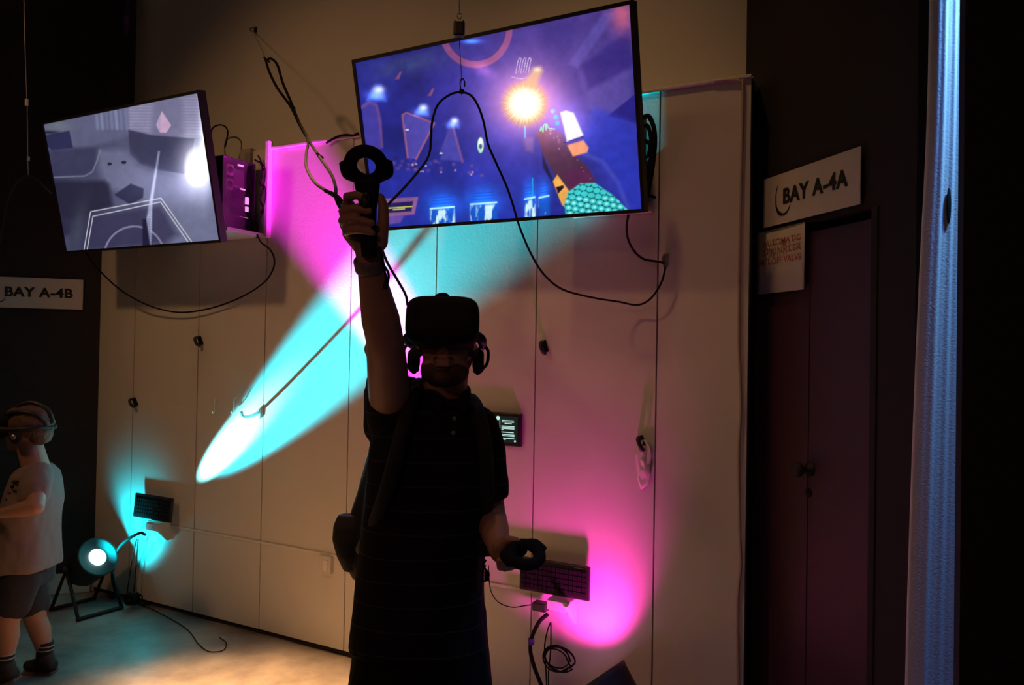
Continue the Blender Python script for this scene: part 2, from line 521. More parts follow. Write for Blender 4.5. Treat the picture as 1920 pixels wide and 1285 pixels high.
M['drape'] = mat('white_drape_cloth', (.70, .68, .66), .85, bump=.15, bscale=200)
DR = drape()
# round dark tag pinned to the drape
mb = MB(); c = at(1779, 386, 1.968)
mb.ell(c, (.006, .004, .047), None, 16, 12)
obj('dark_tag', mb, M['matte_black'], DR)['label'] = 'small dark oval tag'

# white cord that wanders down the right edge of the white boards
mb = MB()
pts = [won(x, y, .012) for x, y in ((1340, 153), (1372, 150), (1388, 153), (1393, 175), (1388, 400), (1385, 620), (1389, 760), (1385, 850), (1387, 1000), (1389, 1060), (1383, 1130), (1384, 1290), (1386, 1480))]
mb.tube(pts, .0055, 8)
tag(obj('edge_cord', mb, M['cord_white']), 'pale cord running down the right edge of the white boarding', 'cord')


# ------------------------------------------------------------------ screens: painted pixel colours on a fine mesh, self lit
def homog(src, dst):
    A = []
    for (x, y), (u, v) in zip(src, dst):
        A.append([x, y, 1, 0, 0, 0, -u * x, -u * y, -u]); A.append([0, 0, 0, x, y, 1, -v * x, -v * y, -v])
    _, _, V = np.linalg.svd(np.array(A, float)); return V[-1].reshape(3, 3)


class Paint:
    def __init__(s, X, Y): s.X, s.Y = X, Y; s.c = np.zeros(X.shape + (3,))

    def mix(s, m, col, a=1.0):
        m = (np.clip(m, 0, 1) * a)[..., None]; s.c = s.c * (1 - m) + np.array(col) / 255. * m

    def add(s, m, col, a=1.0): s.c = s.c + (np.clip(m, 0, 1) * a)[..., None] * np.array(col) / 255.

    def poly(s, pts, soft=2.0):
        # signed distance to polygon
        P = np.array(pts, float); n = len(P); d = np.full(s.X.shape, 1e9); ins = np.zeros(s.X.shape, bool)
        for i in range(n):
            a = P[i]; b = P[(i + 1) % n]; e = b - a; L = e @ e + 1e-9
            t = np.clip(((s.X - a[0]) * e[0] + (s.Y - a[1]) * e[1]) / L, 0, 1)
            d = np.minimum(d, np.hypot(s.X - a[0] - t * e[0], s.Y - a[1] - t * e[1]))
            cnd = (a[1] > s.Y) != (b[1] > s.Y)
            xi = a[0] + (s.Y - a[1]) * e[0] / (e[1] if abs(e[1]) > 1e-9 else 1e-9)
            ins ^= cnd & (s.X < xi)
        sd = np.where(ins, -d, d); return np.clip(.5 - sd / (2 * soft), 0, 1)

    def line(s, pts, wdt, soft=1.5, closed=False):
        d = np.full(s.X.shape, 1e9); P = [np.array(p, float) for p in pts]
        if closed: P.append(P[0])
        for a, b in zip(P[:-1], P[1:]):
            e = b - a; L = e @ e + 1e-9
            t = np.clip(((s.X - a[0]) * e[0] + (s.Y - a[1]) * e[1]) / L, 0, 1)
            d = np.minimum(d, np.hypot(s.X - a[0] - t * e[0], s.Y - a[1] - t * e[1]))
        return np.clip(.5 - (d - wdt / 2) / (2 * soft), 0, 1)

    def blob(s, cx, cy, rx, ry, p=2.0, rot=0):
        dx = s.X - cx; dy = s.Y - cy; c, q = math.cos(rot), math.sin(rot)
        return np.exp(-(((dx * c + dy * q) / rx) ** 2 + ((-dx * q + dy * c) / ry) ** 2) ** (p / 2))

    def disc(s, cx, cy, rx, ry, soft=.06):
        r = np.hypot((s.X - cx) / rx, (s.Y - cy) / ry); return np.clip(.5 - (r - 1) / (2 * soft), 0, 1)


def fbm(X, Y, sc, seed, oct=4):
    rs = np.random.RandomState(seed); out = np.zeros(X.shape); amp = 1; tot = 0
    for o in range(oct):
        g = rs.rand(64, 64); x = X / sc * 2 ** o; y = Y / sc * 2 ** o
        xi = np.floor(x).astype(int); yi = np.floor(y).astype(int); fx = x - xi; fy = y - yi
        fx = fx * fx * (3 - 2 * fx); fy = fy * fy * (3 - 2 * fy)
        a = g[yi % 64, xi % 64]; b = g[yi % 64, (xi + 1) % 64]; c = g[(yi + 1) % 64, xi % 64]; d = g[(yi + 1) % 64, (xi + 1) % 64]
        out += amp * (a * (1 - fx) * (1 - fy) + b * fx * (1 - fy) + c * (1 - fx) * fy + d * fx * fy); tot += amp; amp *= .5
    return out / tot


def paint_grey(X, Y):
    p = Paint(X, Y); n = fbm(X, Y, 140, 3)
    t = np.clip((X - 200) / 800, 0, 1)[..., None]
    p.c = np.array([66, 66, 96]) / 255 * (1 - t) + np.array([112, 116, 150]) / 255 * t
    p.c = p.c * (.72 + .5 * n[..., None])
    p.mix(p.poly([(190, 270), (930, 120), (960, 330), (600, 330), (420, 390), (210, 400)], 14), (104, 106, 140), .8)
    p.mix(p.blob(260, 290, 70, 30), (120, 128, 140), .8)
    for k in range(7):
        p.add(p.line([(440 + k * 22, 222 - k * 4), (448 + k * 22, 300)], 7, 9), (90, 95, 100), .45 + .2 * math.sin(k * 2))
    # ribbed drum, upper right
    rib = .5 + .5 * np.sin(X * .35)
    p.mix(p.poly([(585, 190), (915, 130), (940, 330), (870, 345), (700, 330), (590, 305)], 8), (128, 124, 160), .9)
    p.add(p.poly([(585, 190), (700, 165), (690, 325), (590, 305)], 12) * (.4 + .6 * (.5 + .5 * np.sin(Y * .45))), (80, 76, 74), .4)
    p.add(p.poly([(830, 150), (925, 130), (940, 330), (850, 340)], 16) * (.4 + .6 * (.5 + .5 * np.sin(Y * .45))), (80, 76, 74), .4)
    p.mix(p.poly([(588, 306), (700, 332), (895, 345), (880, 430), (850, 510), (720, 492), (640, 462), (596, 420)], 3), (62, 62, 92), .95)
    # floor
    p.mix(p.poly([(440, 395), (580, 400), (640, 470), (840, 530), (980, 520), (1000, 800), (700, 850), (660, 640), (480, 560), (450, 470)], 20), (124, 126, 160), .75)
    p.mix(p.poly([(205, 335), (318, 312), (336, 392), (240, 402), (210, 380)], 3), (44, 46, 84), .95)
    p.mix(p.blob(230, 320, 40, 8), (25, 25, 40), .8)
    p.mix(p.poly([(240, 400), (450, 385), (430, 490), (390, 520), (240, 520)], 10), (60, 60, 92), .8)
    p.mix(p.line([(240, 527), (390, 520), (425, 500), (445, 450), (460, 400)], 6, 3), (140, 142, 170), .8)
    p.mix(p.poly([(240, 545), (480, 540), (500, 555), (520, 660), (420, 690), (380, 760), (290, 800)], 12), (40, 38, 62), .9)
    p.mix(p.poly([(524, 606), (600, 555), (660, 578), (657, 620), (600, 652)], 3), (44, 46, 74), .95)
    p.mix(p.disc(503, 464, 10, 8), (40, 40, 60)); p.mix(p.disc(568, 457, 12, 8), (40, 40, 60))
    p.mix(p.poly([(300, 720), (420, 700), (740, 650), (820, 790), (760, 835), (400, 862), (320, 862)], 20), (54, 52, 84), .8)
    p.mix(p.blob(360, 760, 30, 120, rot=.2), (80, 90, 100), .5)
    # arc and hand held beam
    r = np.hypot((X - 618), (Y - 890) * 1.0)
    p.mix(np.clip(1.6 - np.abs(r - 138) / 4, 0, 1) * (Y < 862), (150, 140, 175), .9)
    p.mix(p.poly([(655, 720), (690, 715), (700, 845), (655, 850)], 4), (30, 28, 58), .95)
    p.add(p.poly([(726, 405), (734, 405), (700, 650), (697, 840), (690, 840), (672, 720)], 4), (110, 115, 120), .8)
    p.add(p.poly([(672, 720), (700, 650), (695, 838)], 2) * (np.sin((X + Y) * .55) > 0), (60, 60, 60), .7)
    p.mix(p.line([(388, 862), (417, 684), (740, 622), (885, 828)], 4, 1.3), (225, 225, 235))
    p.mix(p.line([(402, 862), (428, 705), (738, 640), (867, 828)], 4, 1.3), (225, 225, 235))
    p.mix(p.poly([(742, 219), (786, 284), (763, 319), (733, 318), (716, 282)], 2), (216, 178, 214))
    p.mix(p.poly([(740, 223), (718, 282), (735, 316)], 2), (170, 160, 190), .5)
    p.c *= .84 + .10 * fbm(X, Y, 26, 8)[..., None]
    # glare
    p.add(p.blob(905, 470, 75, 120, 2), (255, 255, 255), .75)
    p.add(p.blob(945, 300, 26, 220, 2), (220, 225, 255), .6)
    p.mix(p.disc(903, 478, 52, 84, .22), (255, 255, 255), 1)
    p.add(p.blob(800, 560, 180, 90), (60, 60, 80), .6)
    return p.c


def paint_blue(X, Y):
    p = Paint(X, Y); n = fbm(X, Y, 180, 5); n2 = fbm(X, Y, 60, 9)
    a = np.clip((X - 150) / 1400, 0, 1)[..., None]; b = np.clip((Y - 50) / 1100, 0, 1)[..., None]
    top = np.array([38, 36, 130]) * (1 - a) + np.array([84, 62, 140]) * a
    bot = np.array([34, 44, 150]) * (1 - a) + np.array([40, 50, 165]) * a
    p.c = (top * (1 - b) + bot * b) / 255 * (.68 + .5 * n[..., None])
    p.mix(p.blob(330, 330, 260, 60, rot=-.2) * n2, (70, 86, 130), .9)
    p.mix(p.blob(1150, 250, 220, 160), (88, 66, 150), .6)
    p.mix(p.poly([(1040, 130), (1230, 90), (1180, 330), (1290, 420), (1250, 560), (1060, 500)], 30), (50, 42, 120), .6)
    p.mix(p.poly([(1370, 60), (1440, 60), (1240, 350), (1190, 330)], 10), (86, 74, 160), .8)
    p.mix(p.poly([(1250, 380), (1500, 330), (1530, 560), (1400, 620), (1290, 560)], 20), (92, 76, 158), .6)
    p.mix(p.poly([(1260, 340), (1500, 150), (1530, 340), (1290, 470)], 14), (46, 34, 116), .75)
    p.mix(p.poly([(1395, 606), (1535, 492), (1548, 650)], 4), (34, 30, 122), .95)
    p.mix(p.blob(1470, 70, 60, 90), (190, 92, 128), .95)
    p.mix(p.poly([(1330, 560), (1540, 650), (1570, 1090), (1500, 1100), (1420, 900), (1240, 780)], 22), (40, 52, 176), .8)
    p.mix(p.line([(1260, 800), (1370, 850), (1450, 960), (1500, 1090)], 18, 12), (84, 92, 190), .5)
    # ring across the top
    r = np.hypot(X - 705, (Y - 140) * .93)
    p.mix(np.clip(1 - (np.abs(r - 176) - 14) / 6, 0, 1), (140, 74, 120), .85)
    p.mix(np.clip(1 - (np.abs(r - 154) - 2) / 3, 0, 1), (60, 40, 110), .8)
    p.add(p.blob(685, 205, 45, 12), (40, 130, 230), .9)
    p.add(p.blob(745, 360, 60, 30, rot=.5), (120, 60, 90), .6)
    for q in ((295, 390), (468, 480)): p.mix(p.poly([(q[0] - 18, q[1] + 18), (q[0] + 8, q[1] - 22), (q[0] + 20, q[1] - 26), (q[0] + 6, q[1] + 16)], 3), (140, 78, 116), .8)
    # hanging structures on the left
    p.mix(p.poly([(100, 545), (130, 520), (180, 530), (205, 600), (215, 780), (120, 790)], 6), (70, 62, 160), .85)
    p.mix(p.line([(98, 560), (140, 532), (180, 545), (200, 640), (210, 770)], 14, 4), (112, 70, 130), .8)
    p.mix(p.poly([(320, 592), (488, 645), (395, 838), (345, 830)], 3), (84, 74, 172), .85)
    p.mix(p.line([(348, 828), (318, 600), (340, 588), (488, 644), (392, 836)], 11, 3), (150, 88, 128), .9)
    p.mix(p.poly([(560, 665), (590, 655), (640, 850), (520, 840)], 6), (82, 78, 178), .6)
    p.mix(p.line([(585, 655), (638, 850)], 12, 4), (124, 78, 140), .85)
    p.mix(p.line([(585, 660), (520, 800)], 8, 4), (90, 66, 140), .7)
    for cx, cy, k in ((187, 462, 1.2), (426, 560, .9), (592, 630, .75)):
        p.add(p.poly([(cx - 10 * k, cy - 20 * k), (cx + 14 * k, cy - 20 * k), (cx + 36 * k, cy + 50 * k), (cx - 46 * k, cy + 45 * k)], 14), (70, 110, 160), .7)
        p.mix(p.blob(cx + 4, cy, 24 * k, 16 * k), (235, 240, 255))
        p.add(p.blob(cx - 10 * k, cy + 25 * k, 45 * k, 20 * k), (60, 90, 150), .8)
    p.mix(p.disc(344, 679, 10, 4), (220, 220, 230), .9); p.mix(p.disc(526, 806, 10, 4), (220, 220, 240), .9)
    # crowd of small fittings
    rs = random.Random(4)
    for k in range(26):
        x = rs.uniform(225, 800); y = 850 + (x - 225) * .08 + rs.uniform(-28, 34)
        c = rs.choice([(130, 84, 140), (30, 26, 70), (150, 96, 120), (70, 70, 170)])
        p.mix(p.poly([(x - 9, y - 4), (x + 8, y - 8), (x + 11, y + 7), (x - 5, y + 9)], 5), c, .45)
    for k in range(12):
        x = rs.uniform(240, 700); y = 862 + (x - 240) * .09 + rs.uniform(-12, 26); p.mix(p.disc(x, y, 6, 5, .4), (190, 150, 190), .9)
    p.mix(p.disc(733, 762, 17, 42, .1), (170, 225, 200)); p.mix(p.disc(732, 745, 9, 18, .1), (255, 255, 240)); p.mix(p.disc(733, 768, 8, 14, .15), (60, 60, 120), .9)
    # console, lower left
    p.mix(p.poly([(215, 1052), (405, 1040), (385, 1135), (240, 1150), (200, 1150)], 4), (150, 92, 140), .9)
    p.mix(p.poly([(215, 1078), (378, 1064), (368, 1118), (225, 1130)], 3), (32, 28, 90), 1)
    p.mix(p.line([(225, 1104), (372, 1092)], 6, 2), (225, 220, 90)); p.mix(p.line([(272, 1110), (332, 1105)], 6, 2), (225, 220, 90))
    p.mix(p.poly([(220, 1150), (330, 1140), (310, 1180), (215, 1195)], 5), (116, 80, 160), .8)
    # lit tanks along the bottom
    for cx, cy, wd in ((532, 1100, 62), (750, 1075, 68), (992, 1046, 26), (1066, 1038, 24)):
        p.add(p.blob(cx, cy - 10, wd * 1.25, 75), (0, 110, 190), .8)
        msk = p.poly([(cx - wd, cy + 12), (cx + wd, cy + 2), (cx + wd + 10, cy + 110), (cx - wd, cy + 110)], 8)
        p.mix(msk, (20, 90, 200), .7)
        v = fbm(X * 3.2, Y * .8, 60, int(cx))
        p.mix(msk * np.clip((v - .48) * 7, 0, 1), (205, 240, 255), 1)
        for k in range(3): p.mix(p.line([(cx - wd * .8, cy - 22 - k * 16), (cx + wd * .8, cy - 30 - k * 16)], 4, 2), (20, 60, 190), .7)
        p.mix(p.line([(cx - wd, cy + 4), (cx + wd, cy - 7)], 9, 2.5), (190, 245, 255))
    p.mix(p.line([(1006, 940), (1008, 1030)], 7, 2), (20, 160, 220)); p.mix(p.line([(965, 660), (967, 720)], 8, 3), (40, 150, 220), .9)
    # sleeve and hand of the player figure
    p.mix(p.poly([(960, 720), (1010, 720), (1010, 800), (970, 790)], 10), (120, 90, 140), .5)
    p.mix(p.poly([(1055, 800), (1110, 940), (1130, 1000), (1090, 930), (1060, 880)], 5), (30, 22, 48), .9)
    p.mix(p.poly([(1025, 690), (1090, 672), (1160, 690), (1205, 800), (1290, 870), (1335, 955), (1250, 990), (1190, 1010), (1120, 920), (1060, 810)], 4), (72, 42, 66), 1)
    p.mix(p.poly([(1170, 900), (1290, 880), (1335, 955), (1195, 1008)], 10), (86, 34, 76), .8)
    for k in range(14):
        x = rs.uniform(1090, 1310); y = 690 + (x - 1090) * 1.15 + rs.uniform(-30, 30); p.mix(p.disc(x, y, 3, 3, .5), (160, 120, 150), .8)
    p.mix(p.poly([(1112, 955), (1135, 918), (1200, 1010), (1180, 1095), (1160, 1080)], 3), (236, 170, 80), 1)
    p.mix(p.poly([(1128, 985), (1165, 975), (1172, 985), (1140, 1020)], 2), (26, 16, 40), 1)
    tm = p.poly([(1192, 1010), (1255, 965), (1330, 962), (1430, 1030), (1500, 1105), (1440, 1120), (1180, 1130), (1172, 1080)], 3)
    p.mix(tm, (60, 205, 205), 1)
    cx = (X + Y * .35) / 38; cy = (Y - X * .2) / 30; row = np.floor(cy); fx = (cx + .5 * (row % 2)) % 1 - .5; fy = cy % 1 - .5
    hx = np.hypot(fx, fy); p.mix(tm * np.clip((hx - .44) * 8, 0, 1), (8, 60, 80), .9)
    p.mix(tm * np.clip((.3 - hx) * 6, 0, 1) * (Y > 1040), (190, 255, 250), .8)
    # tool in the hand
    p.add(p.blob(1190, 640, 110, 110), (110, 90, 170), .6)
    p.mix(p.poly([(1150, 588), (1178, 578), (1218, 590), (1272, 712), (1185, 745), (1165, 650)], 5), (240, 238, 255), 1)
    p.mix(p.line([(1172, 748), (1268, 716)], 10, 3), (50, 40, 120), .9); p.mix(p.line([(1180, 742), (1262, 712)], 3, 2), (230, 230, 255), .9)
    p.mix(p.poly([(1186, 762), (1270, 735), (1298, 775), (1290, 800), (1216, 822)], 4), (238, 150, 110), 1)
    for q in ((1110, 580, 11), (1128, 612, 13), (1136, 644, 12)): p.mix(p.disc(q[0], q[1], q[2], q[2], .25), (40, 150, 240), 1)
    p.mix(p.line([(1045, 685), (1050, 665), (1060, 690), (1062, 655), (1072, 650), (1076, 680), (1080, 648), (1086, 668)], 5, 2), (70, 230, 130), 1)
    p.mix(p.line([(1092, 672), (1120, 676)], 5, 2), (150, 240, 200), .9)
    p.c *= .90 + .18 * fbm(X, Y, 30, 12)[..., None]
    # flash
    p.add(p.blob(975, 535, 170, 160, 2), (255, 150, 110), .6)
    p.add(p.blob(975, 520, 260, 230, 1.6), (190, 120, 150), .55)
    ang = np.arctan2(Y - 540, X - 965); r = np.hypot(X - 965, Y - 540)
    edge = 108 + 7 * np.sin(ang * 29) * np.sin(ang * 7 + 1) + 4 * np.sin(ang * 53 + 2)
    p.mix(np.clip((edge + 26 - r) / 40, 0, 1), (255, 190, 120), .9)
    p.mix(np.clip((edge - r) / 26, 0, 1), (255, 246, 210), 1)
    p.mix(np.clip((edge * .78 - r) / 30, 0, 1), (255, 255, 255), 1)
    p.mix(p.poly([(950, 440), (1010, 350), (1045, 345), (1055, 365), (1020, 460)], 14), (255, 200, 150), .8)
    p.mix(p.blob(1028, 358, 18, 12), (255, 235, 200), 1)
    p.mix(p.line([(895, 396), (925, 405), (940, 408), (990, 402)], 3, 1.4), (235, 215, 240), .9)
    for k in range(3):
        x = 916 + k * 26
        p.mix(p.line([(x, 378), (x + 12, 310), (x + 20, 294), (x + 28, 300), (x + 14, 375)], 3, 1.3), (235, 220, 245), .95)
    return p.c


def tv(rect_px, W, c, xax, nrm, painter, crop, label, gridn=(400, 225)):
    """wall of light: bezel, screen, back shell, ceiling bracket"""
    c = Vector(c); xax = Vector(xax).normalized(); nrm = Vector(nrm).normalized(); up = nrm.cross(xax) * -1
    if up.z < 0: up = -up
    H = W * .575
    t = thing('television', label, 'television', c - up * H / 2)
    b = .013
    mb = MB()
    for sgn in (-1, 1):
        mb.box(c + up * sgn * (H / 2 - b / 2) - nrm * .018, xax, up, nrm, W, b, .04)
        mb.box(c + xax * sgn * (W / 2 - b / 2) - nrm * .018, xax, up, nrm, b, H - 2 * b, .04)
    obj('bezel', mb, M['black_plastic'], t, bevel=.0015)
    mb = MB(); mb.box(c - nrm * .030, xax, up, nrm, W - .01, H - .01, .018)
    mb.box(c - nrm * .055 - up * H * .12, xax, up, nrm, W * .62, H * .6, .04)
    obj('back_shell', mb, M['black_plastic'], t, bevel=.006)
    # screen
    nx, ny = gridn; w2, h2 = W / 2 - b, H / 2 - b
    hm = homog([(-1, 1), (1, 1), (1, -1), (-1, -1)], rect_px)
    og = world_loc(t)
    uu = np.linspace(-1, 1, nx + 1); vv = np.linspace(1, -1, ny + 1)
    U, V = np.meshgrid(uu, vv)
    base = np.array(c - og - nrm * .006)
    P = base + U[..., None] * np.array(xax) * w2 + V[..., None] * np.array(up) * h2
    idx = np.arange((nx + 1) * (ny + 1)).reshape(ny + 1, nx + 1)
    fc = np.stack([idx[1:, :-1], idx[1:, 1:], idx[:-1, 1:], idx[:-1, :-1]], -1).reshape(-1, 4)
    me = bpy.data.meshes.new('screen'); me.from_pydata(P.reshape(-1, 3).tolist(), [], fc.tolist())
    q = np.stack([U, V, np.ones_like(U)], -1) @ hm.T
    X = q[..., 0] / q[..., 2]; Y = q[..., 1] / q[..., 2]
    X, Y = (X - crop[0]) * crop[2], (Y - crop[1]) * crop[2]
    col = np.clip(painter(X, Y), 0, 1)
    lin = np.where(col <= .04045, col / 12.92, ((col + .055) / 1.055) ** 2.4)
    at_ = me.color_attributes.new('Picture', 'FLOAT_COLOR', 'POINT')
    at_.data.foreach_set('color', np.concatenate([lin.reshape(-1, 3), np.ones((lin.size // 3, 1))], 1).ravel().astype(np.float32))
    m = bpy.data.materials.new('lit_display'); m.use_nodes = True; nt = m.node_tree; bs = nt.nodes['Principled BSDF']
    bs.inputs['Base Color'].default_value = (.01, .01, .01, 1); bs.inputs['Roughness'].default_value = .3
    an = nt.nodes.new('ShaderNodeAttribute'); an.attribute_name = 'Picture'
    nt.links.new(an.outputs['Color'], bs.inputs['Emission Color']); bs.inputs['Emission Strength'].default_value = 1.05
    me.materials.append(m)
    o = bpy.data.objects.new('screen', me); COL.objects.link(o); o.parent = t
    # tilting bracket and ceiling pole behind
    mb = MB()
    pz = c - nrm * .10
    mb.box(pz, xax, up, nrm, .34, .26, .02)
    q0 = c - nrm * .12; q1 = Vector((q0.x, q0.y, 0)) + N * -.02
    mb.box(q0 - N * .05, D, N, Z, .06, .14, .06)
    wallp = q0 - N * (q0 - (P0 + N * .0)).dot(N)
    L = (q0 - wallp).length
    mb.box((q0 + wallp) / 2 + N * .004, D, N, Z, .05, L - .008, .05)
    mb.box(wallp + N * .008, D, N, Z, .30, .014, .30)
    obj('wall_bracket', mb, M['black_metal'], t)
    return t


tv([(82, 235), (369, 174), (410, 450), (126, 469)], 1.23, (-1.985, 3.909, 2.354), (.884, -.468, -.002), (-.458, -.863, -.213),
   paint_grey, (0, 120, 2.472), 'left wall television with bluish grey picture, tilted down over the cyan lamp')
tv([(664, 113.5), (1180, 6), (1203.5, 393), (705, 433)], 1.23, (-.111, 2.937, 2.354), (.870, -.493, -.008), (-.481, -.845, -.235),
   paint_blue, (640, 0, 2.794), 'right television with blue and purple picture and bright flash, above the man')


# ------------------------------------------------------------------ signs
def swoosh(P, ax, up, nrm, k, m, parent):
    """thin crescent with a fat leaf shaped belly"""
    def band(pts):
        L = []; R_ = []
        for i, (x, y, wd) in enumerate(pts):
            a = pts[max(i - 1, 0)]; b = pts[min(i + 1, len(pts) - 1)]
            tx, ty = b[0] - a[0], b[1] - a[1]; l = math.hypot(tx, ty) or 1
            nx, ny = -ty / l, tx / l
            L.append((x + nx * wd, y + ny * wd)); R_.append((x - nx * wd, y - ny * wd))
        return L, R_
    pts = [(.10, 1.0, .006), (.03, .85, .012), (0, .68, .014), (.0, .5, .016), (.03, .34, .03), (.10, .2, .045), (.22, .10, .055), (.36, .06, .035), (.5, .08, .03), (.62, .18, .02), (.70, .32, .006)]
    L, R_ = band(pts); mb = MB()
    for i in range(len(pts) - 1):
        q = [L[i], L[i + 1], R_[i + 1], R_[i]]
        mb.prism([Vector(P) + Vector(ax) * x * k + Vector(up) * y * k + Vector(nrm) * .001 for x, y in q], nrm, .0008)
    obj('logo', mb, m, parent)


def sign(corners, nrm, ax, label):
    t = thing('bay_sign', label, 'sign', (corners[2] + corners[3]) / 2, None)
    mb = MB(); mb.prism([p - Vector(nrm) * 0 for p in corners], Vector(nrm), .004)
    obj('board', mb, M['sign'], t)
    return t


# bay A-4A on the right wall
TL = ron(1433, 338, .012); TR = ron(1614, 275, .012); BR = ron(1614, 383, .012); BL = ron(1433, 428, .012)
wS = (TR - TL).dot(D3); hS = TL.z - BL.z
o0 = Vector((BL.x, BL.y, BL.z))
cs = [o0 + Z * hS, o0 + D3 * wS + Z * hS, o0 + D3 * wS, o0]
t = sign(cs, N3, D3, 'white sign reading BAY A-4A on the dark right wall')
f0 = o0 + N3 * .004
text_mesh('lettering', 'BAY A-4A', f0 + D3 * wS * .235 + Z * hS * .37, D3, Z, N3, hS * .32, M['ink'], t, bold=.024, fat=.019, width=wS * .66)
swoosh(f0 + D3 * wS * .15 + Z * hS * .13, D3, Z, N3, hS * .66, M['ink'], t)
# bay A-4B on the left wall


def lon(x, y, off=0): return on_plane(x, y, CL + N2 * off, N2)


BR = lon(155, 581, .012); TR = lon(156, 525, .012); hL = TR.z - BR.z; wL = hL * wS / hS
o0 = BR - D2 * wL
cs = [o0 + Z * hL, o0 + D2 * wL + Z * hL, o0 + D2 * wL, o0]
t = sign(cs, N2, D2, 'white sign reading BAY A-4B on the dark left wall')
f0 = o0 + N2 * .004
sx = (lon(9, 550, .016) - f0).dot(D2); ex = (lon(137, 550, .016) - f0).dot(D2)
text_mesh('lettering', 'BAY A-4B', f0 + D2 * sx + Z * hL * .37, D2, Z, N2, hL * .32, M['ink'], t, bold=.024, fat=.019, width=ex - sx)
swoosh(f0 + D2 * (sx - hL * .42) + Z * hL * .13, D2, Z, N2, hL * .66, M['ink'], t)
# sprinkler notice
TL = ron(1419, 438, .006); TR = ron(1508, 417, .006); BR = ron(1508, 543, .006); BL = ron(1419, 553, .006)
wN = (TR - TL).dot(D3); hN = TL.z - BL.z
t = thing('sprinkler_notice', 'small white notice with red lettering, curling, under the BAY A-4A sign', 'sign', BL)
mb = MB(); nseg = 14; fr = []; bk = []
for i in range(nseg + 1):
    u = i / nseg; bend = .002 * max(0, u - .55) ** 1.5 * 4
    for z_ in (0, 1): fr.append(BL + D3 * wN * u + Z * (hN * z_) + N3 * bend)
n_ = len(fr); vs = fr + [p - N3 * .002 for p in fr]; fs = []
for i in range(nseg):
    a = 2 * i; fs += [(a, a + 2, a + 3, a + 1), (n_ + a, n_ + a + 1, n_ + a + 3, n_ + a + 2), (a, n_ + a, n_ + a + 2, a + 2), (a + 1, a + 3, n_ + a + 3, n_ + a + 1)]
fs += [(0, 1, n_ + 1, n_), (n_ - 2, 2 * n_ - 2, 2 * n_ - 1, n_ - 1)]
mb.add(vs, fs, True)
obj('sheet', mb, M['sign'], t)
rows = [('AUTOMATIC', .17, .74, .80), ('SPRINKLER', .18, .60, .80), ('SHUT-OFF VALVE', .03, .45, .95)]
for tx, x0, z0, wd in rows:
    text_mesh('lettering', tx, BL + D3 * wN * x0 + Z * hN * z0 + N3 * .006, D3, Z, N3, hN * .095, M['red_ink'], t, bold=.006, width=wN * (wd - .02))


# ------------------------------------------------------------------ things fixed to the white wall
def peg(x, y, label, rot):
    p = won(x, y, 0); t = thing('cable_clip', label, 'clip', p, 'black clips on the white boards')
    a = math.radians(rot); u = D * math.sin(a) + Z * math.cos(a); v = u.cross(N)
    mb = MB()
    mb.box(p + N * .006, v, u, N, .026, .052, .010)
    obj('base_plate', mb, M['matte_black'], t, bevel=.003)
    mb = MB(); mb.tube([p + u * .020 + N * .012, p + u * .016 + N * .034, p - u * .004 + N * .040, p - u * .026 + N * .034, p - u * .032 + N * .018], .0085, 10, flat=.8)
    obj('jaw', mb, M['black_plastic'], t)
    return t


peg(377, 639, 'black clip on the white boards left of the cyan beam', -28)
peg(255, 754, 'black clip on the white boards near the left wall', -35)
peg(1022, 650, 'black clip on the white boards right of the headset', -18)
peg(1204, 829, 'black clip on the white boards above the crumpled paper', -22)
# coat hook whose rod shadow crosses the beam
p = won(487, 777)
t = thing('coat_hook', 'white wall hook standing out in the middle of the cyan beam', 'hook', p)
mb = MB(); mb.box(p + N * .004, D, N, Z, .022, .008, .05)
obj('hook_plate', mb, M['white_plastic'], t, bevel=.002)
mb = MB(); mb.tube([p + N * .006 + Z * .010, p + N * .05 - Z * .004, p + N * .105 - Z * .006, p + N * .125 + Z * .02], [.010, .009, .008, .008], 10)
obj('hook_arm', mb, M['white_plastic'], t)
for (x, lab) in ((405, 'left of two slim empty wire holders beside the cyan beam'), (441, 'right of two slim empty wire holders, on the edge of the cyan beam')):
    p = won(x, 762)
    mb = MB(); mb.tube([p + Z * .045 + N * .001, p + Z * .042 + N * .010, p + N * .010, p - Z * .03 + N * .012, p - Z * .036 + N * .022, p - Z * .026 + N * .028], .0028, 8)
    mb.box(p + Z * .044 + N * .002, D, N, Z, .018, .004, .012)
    tag(obj('wire_holder', mb, M['white_plastic']), lab, 'holder', 'slim wire holders')
# crumpled paper hanging under the clip
mb = MB(); a0, z0 = sz(1208, 868)
out = [(-.026, .085), (.008, .095), (.028, .07), (.034, .03), (.025, -.01), (.030, -.05), (.018, -.085), (-.006, -.105), (-.022, -.07), (-.030, -.02), (-.034, .03)]
nr = 10; vs = []; fs = []
for j in range(nr + 1):
    for i, (x, z_) in enumerate(out):
        k = j / nr
        xx, zz = x * k, z_ * k
        h = .006 + .010 * mnoise.noise(Vector((xx * 60, zz * 45, 3))) + .010 * (1 - k)
        vs.append(wp(a0 + xx, z0 + zz, max(.002, h) + .004))
for j in range(nr):
    for i in range(len(out)):
        m_ = len(out); fs.append((j * m_ + i, j * m_ + (i + 1) % m_, (j + 1) * m_ + (i + 1) % m_, (j + 1) * m_ + i))
mb.add(vs, fs, True)
tag(obj('crumpled_paper', mb, M['paper']), 'crumpled scrap of thin white paper hanging from a clip on the wall', 'paper').modifiers.new('th', 'SOLIDIFY').thickness = .0015
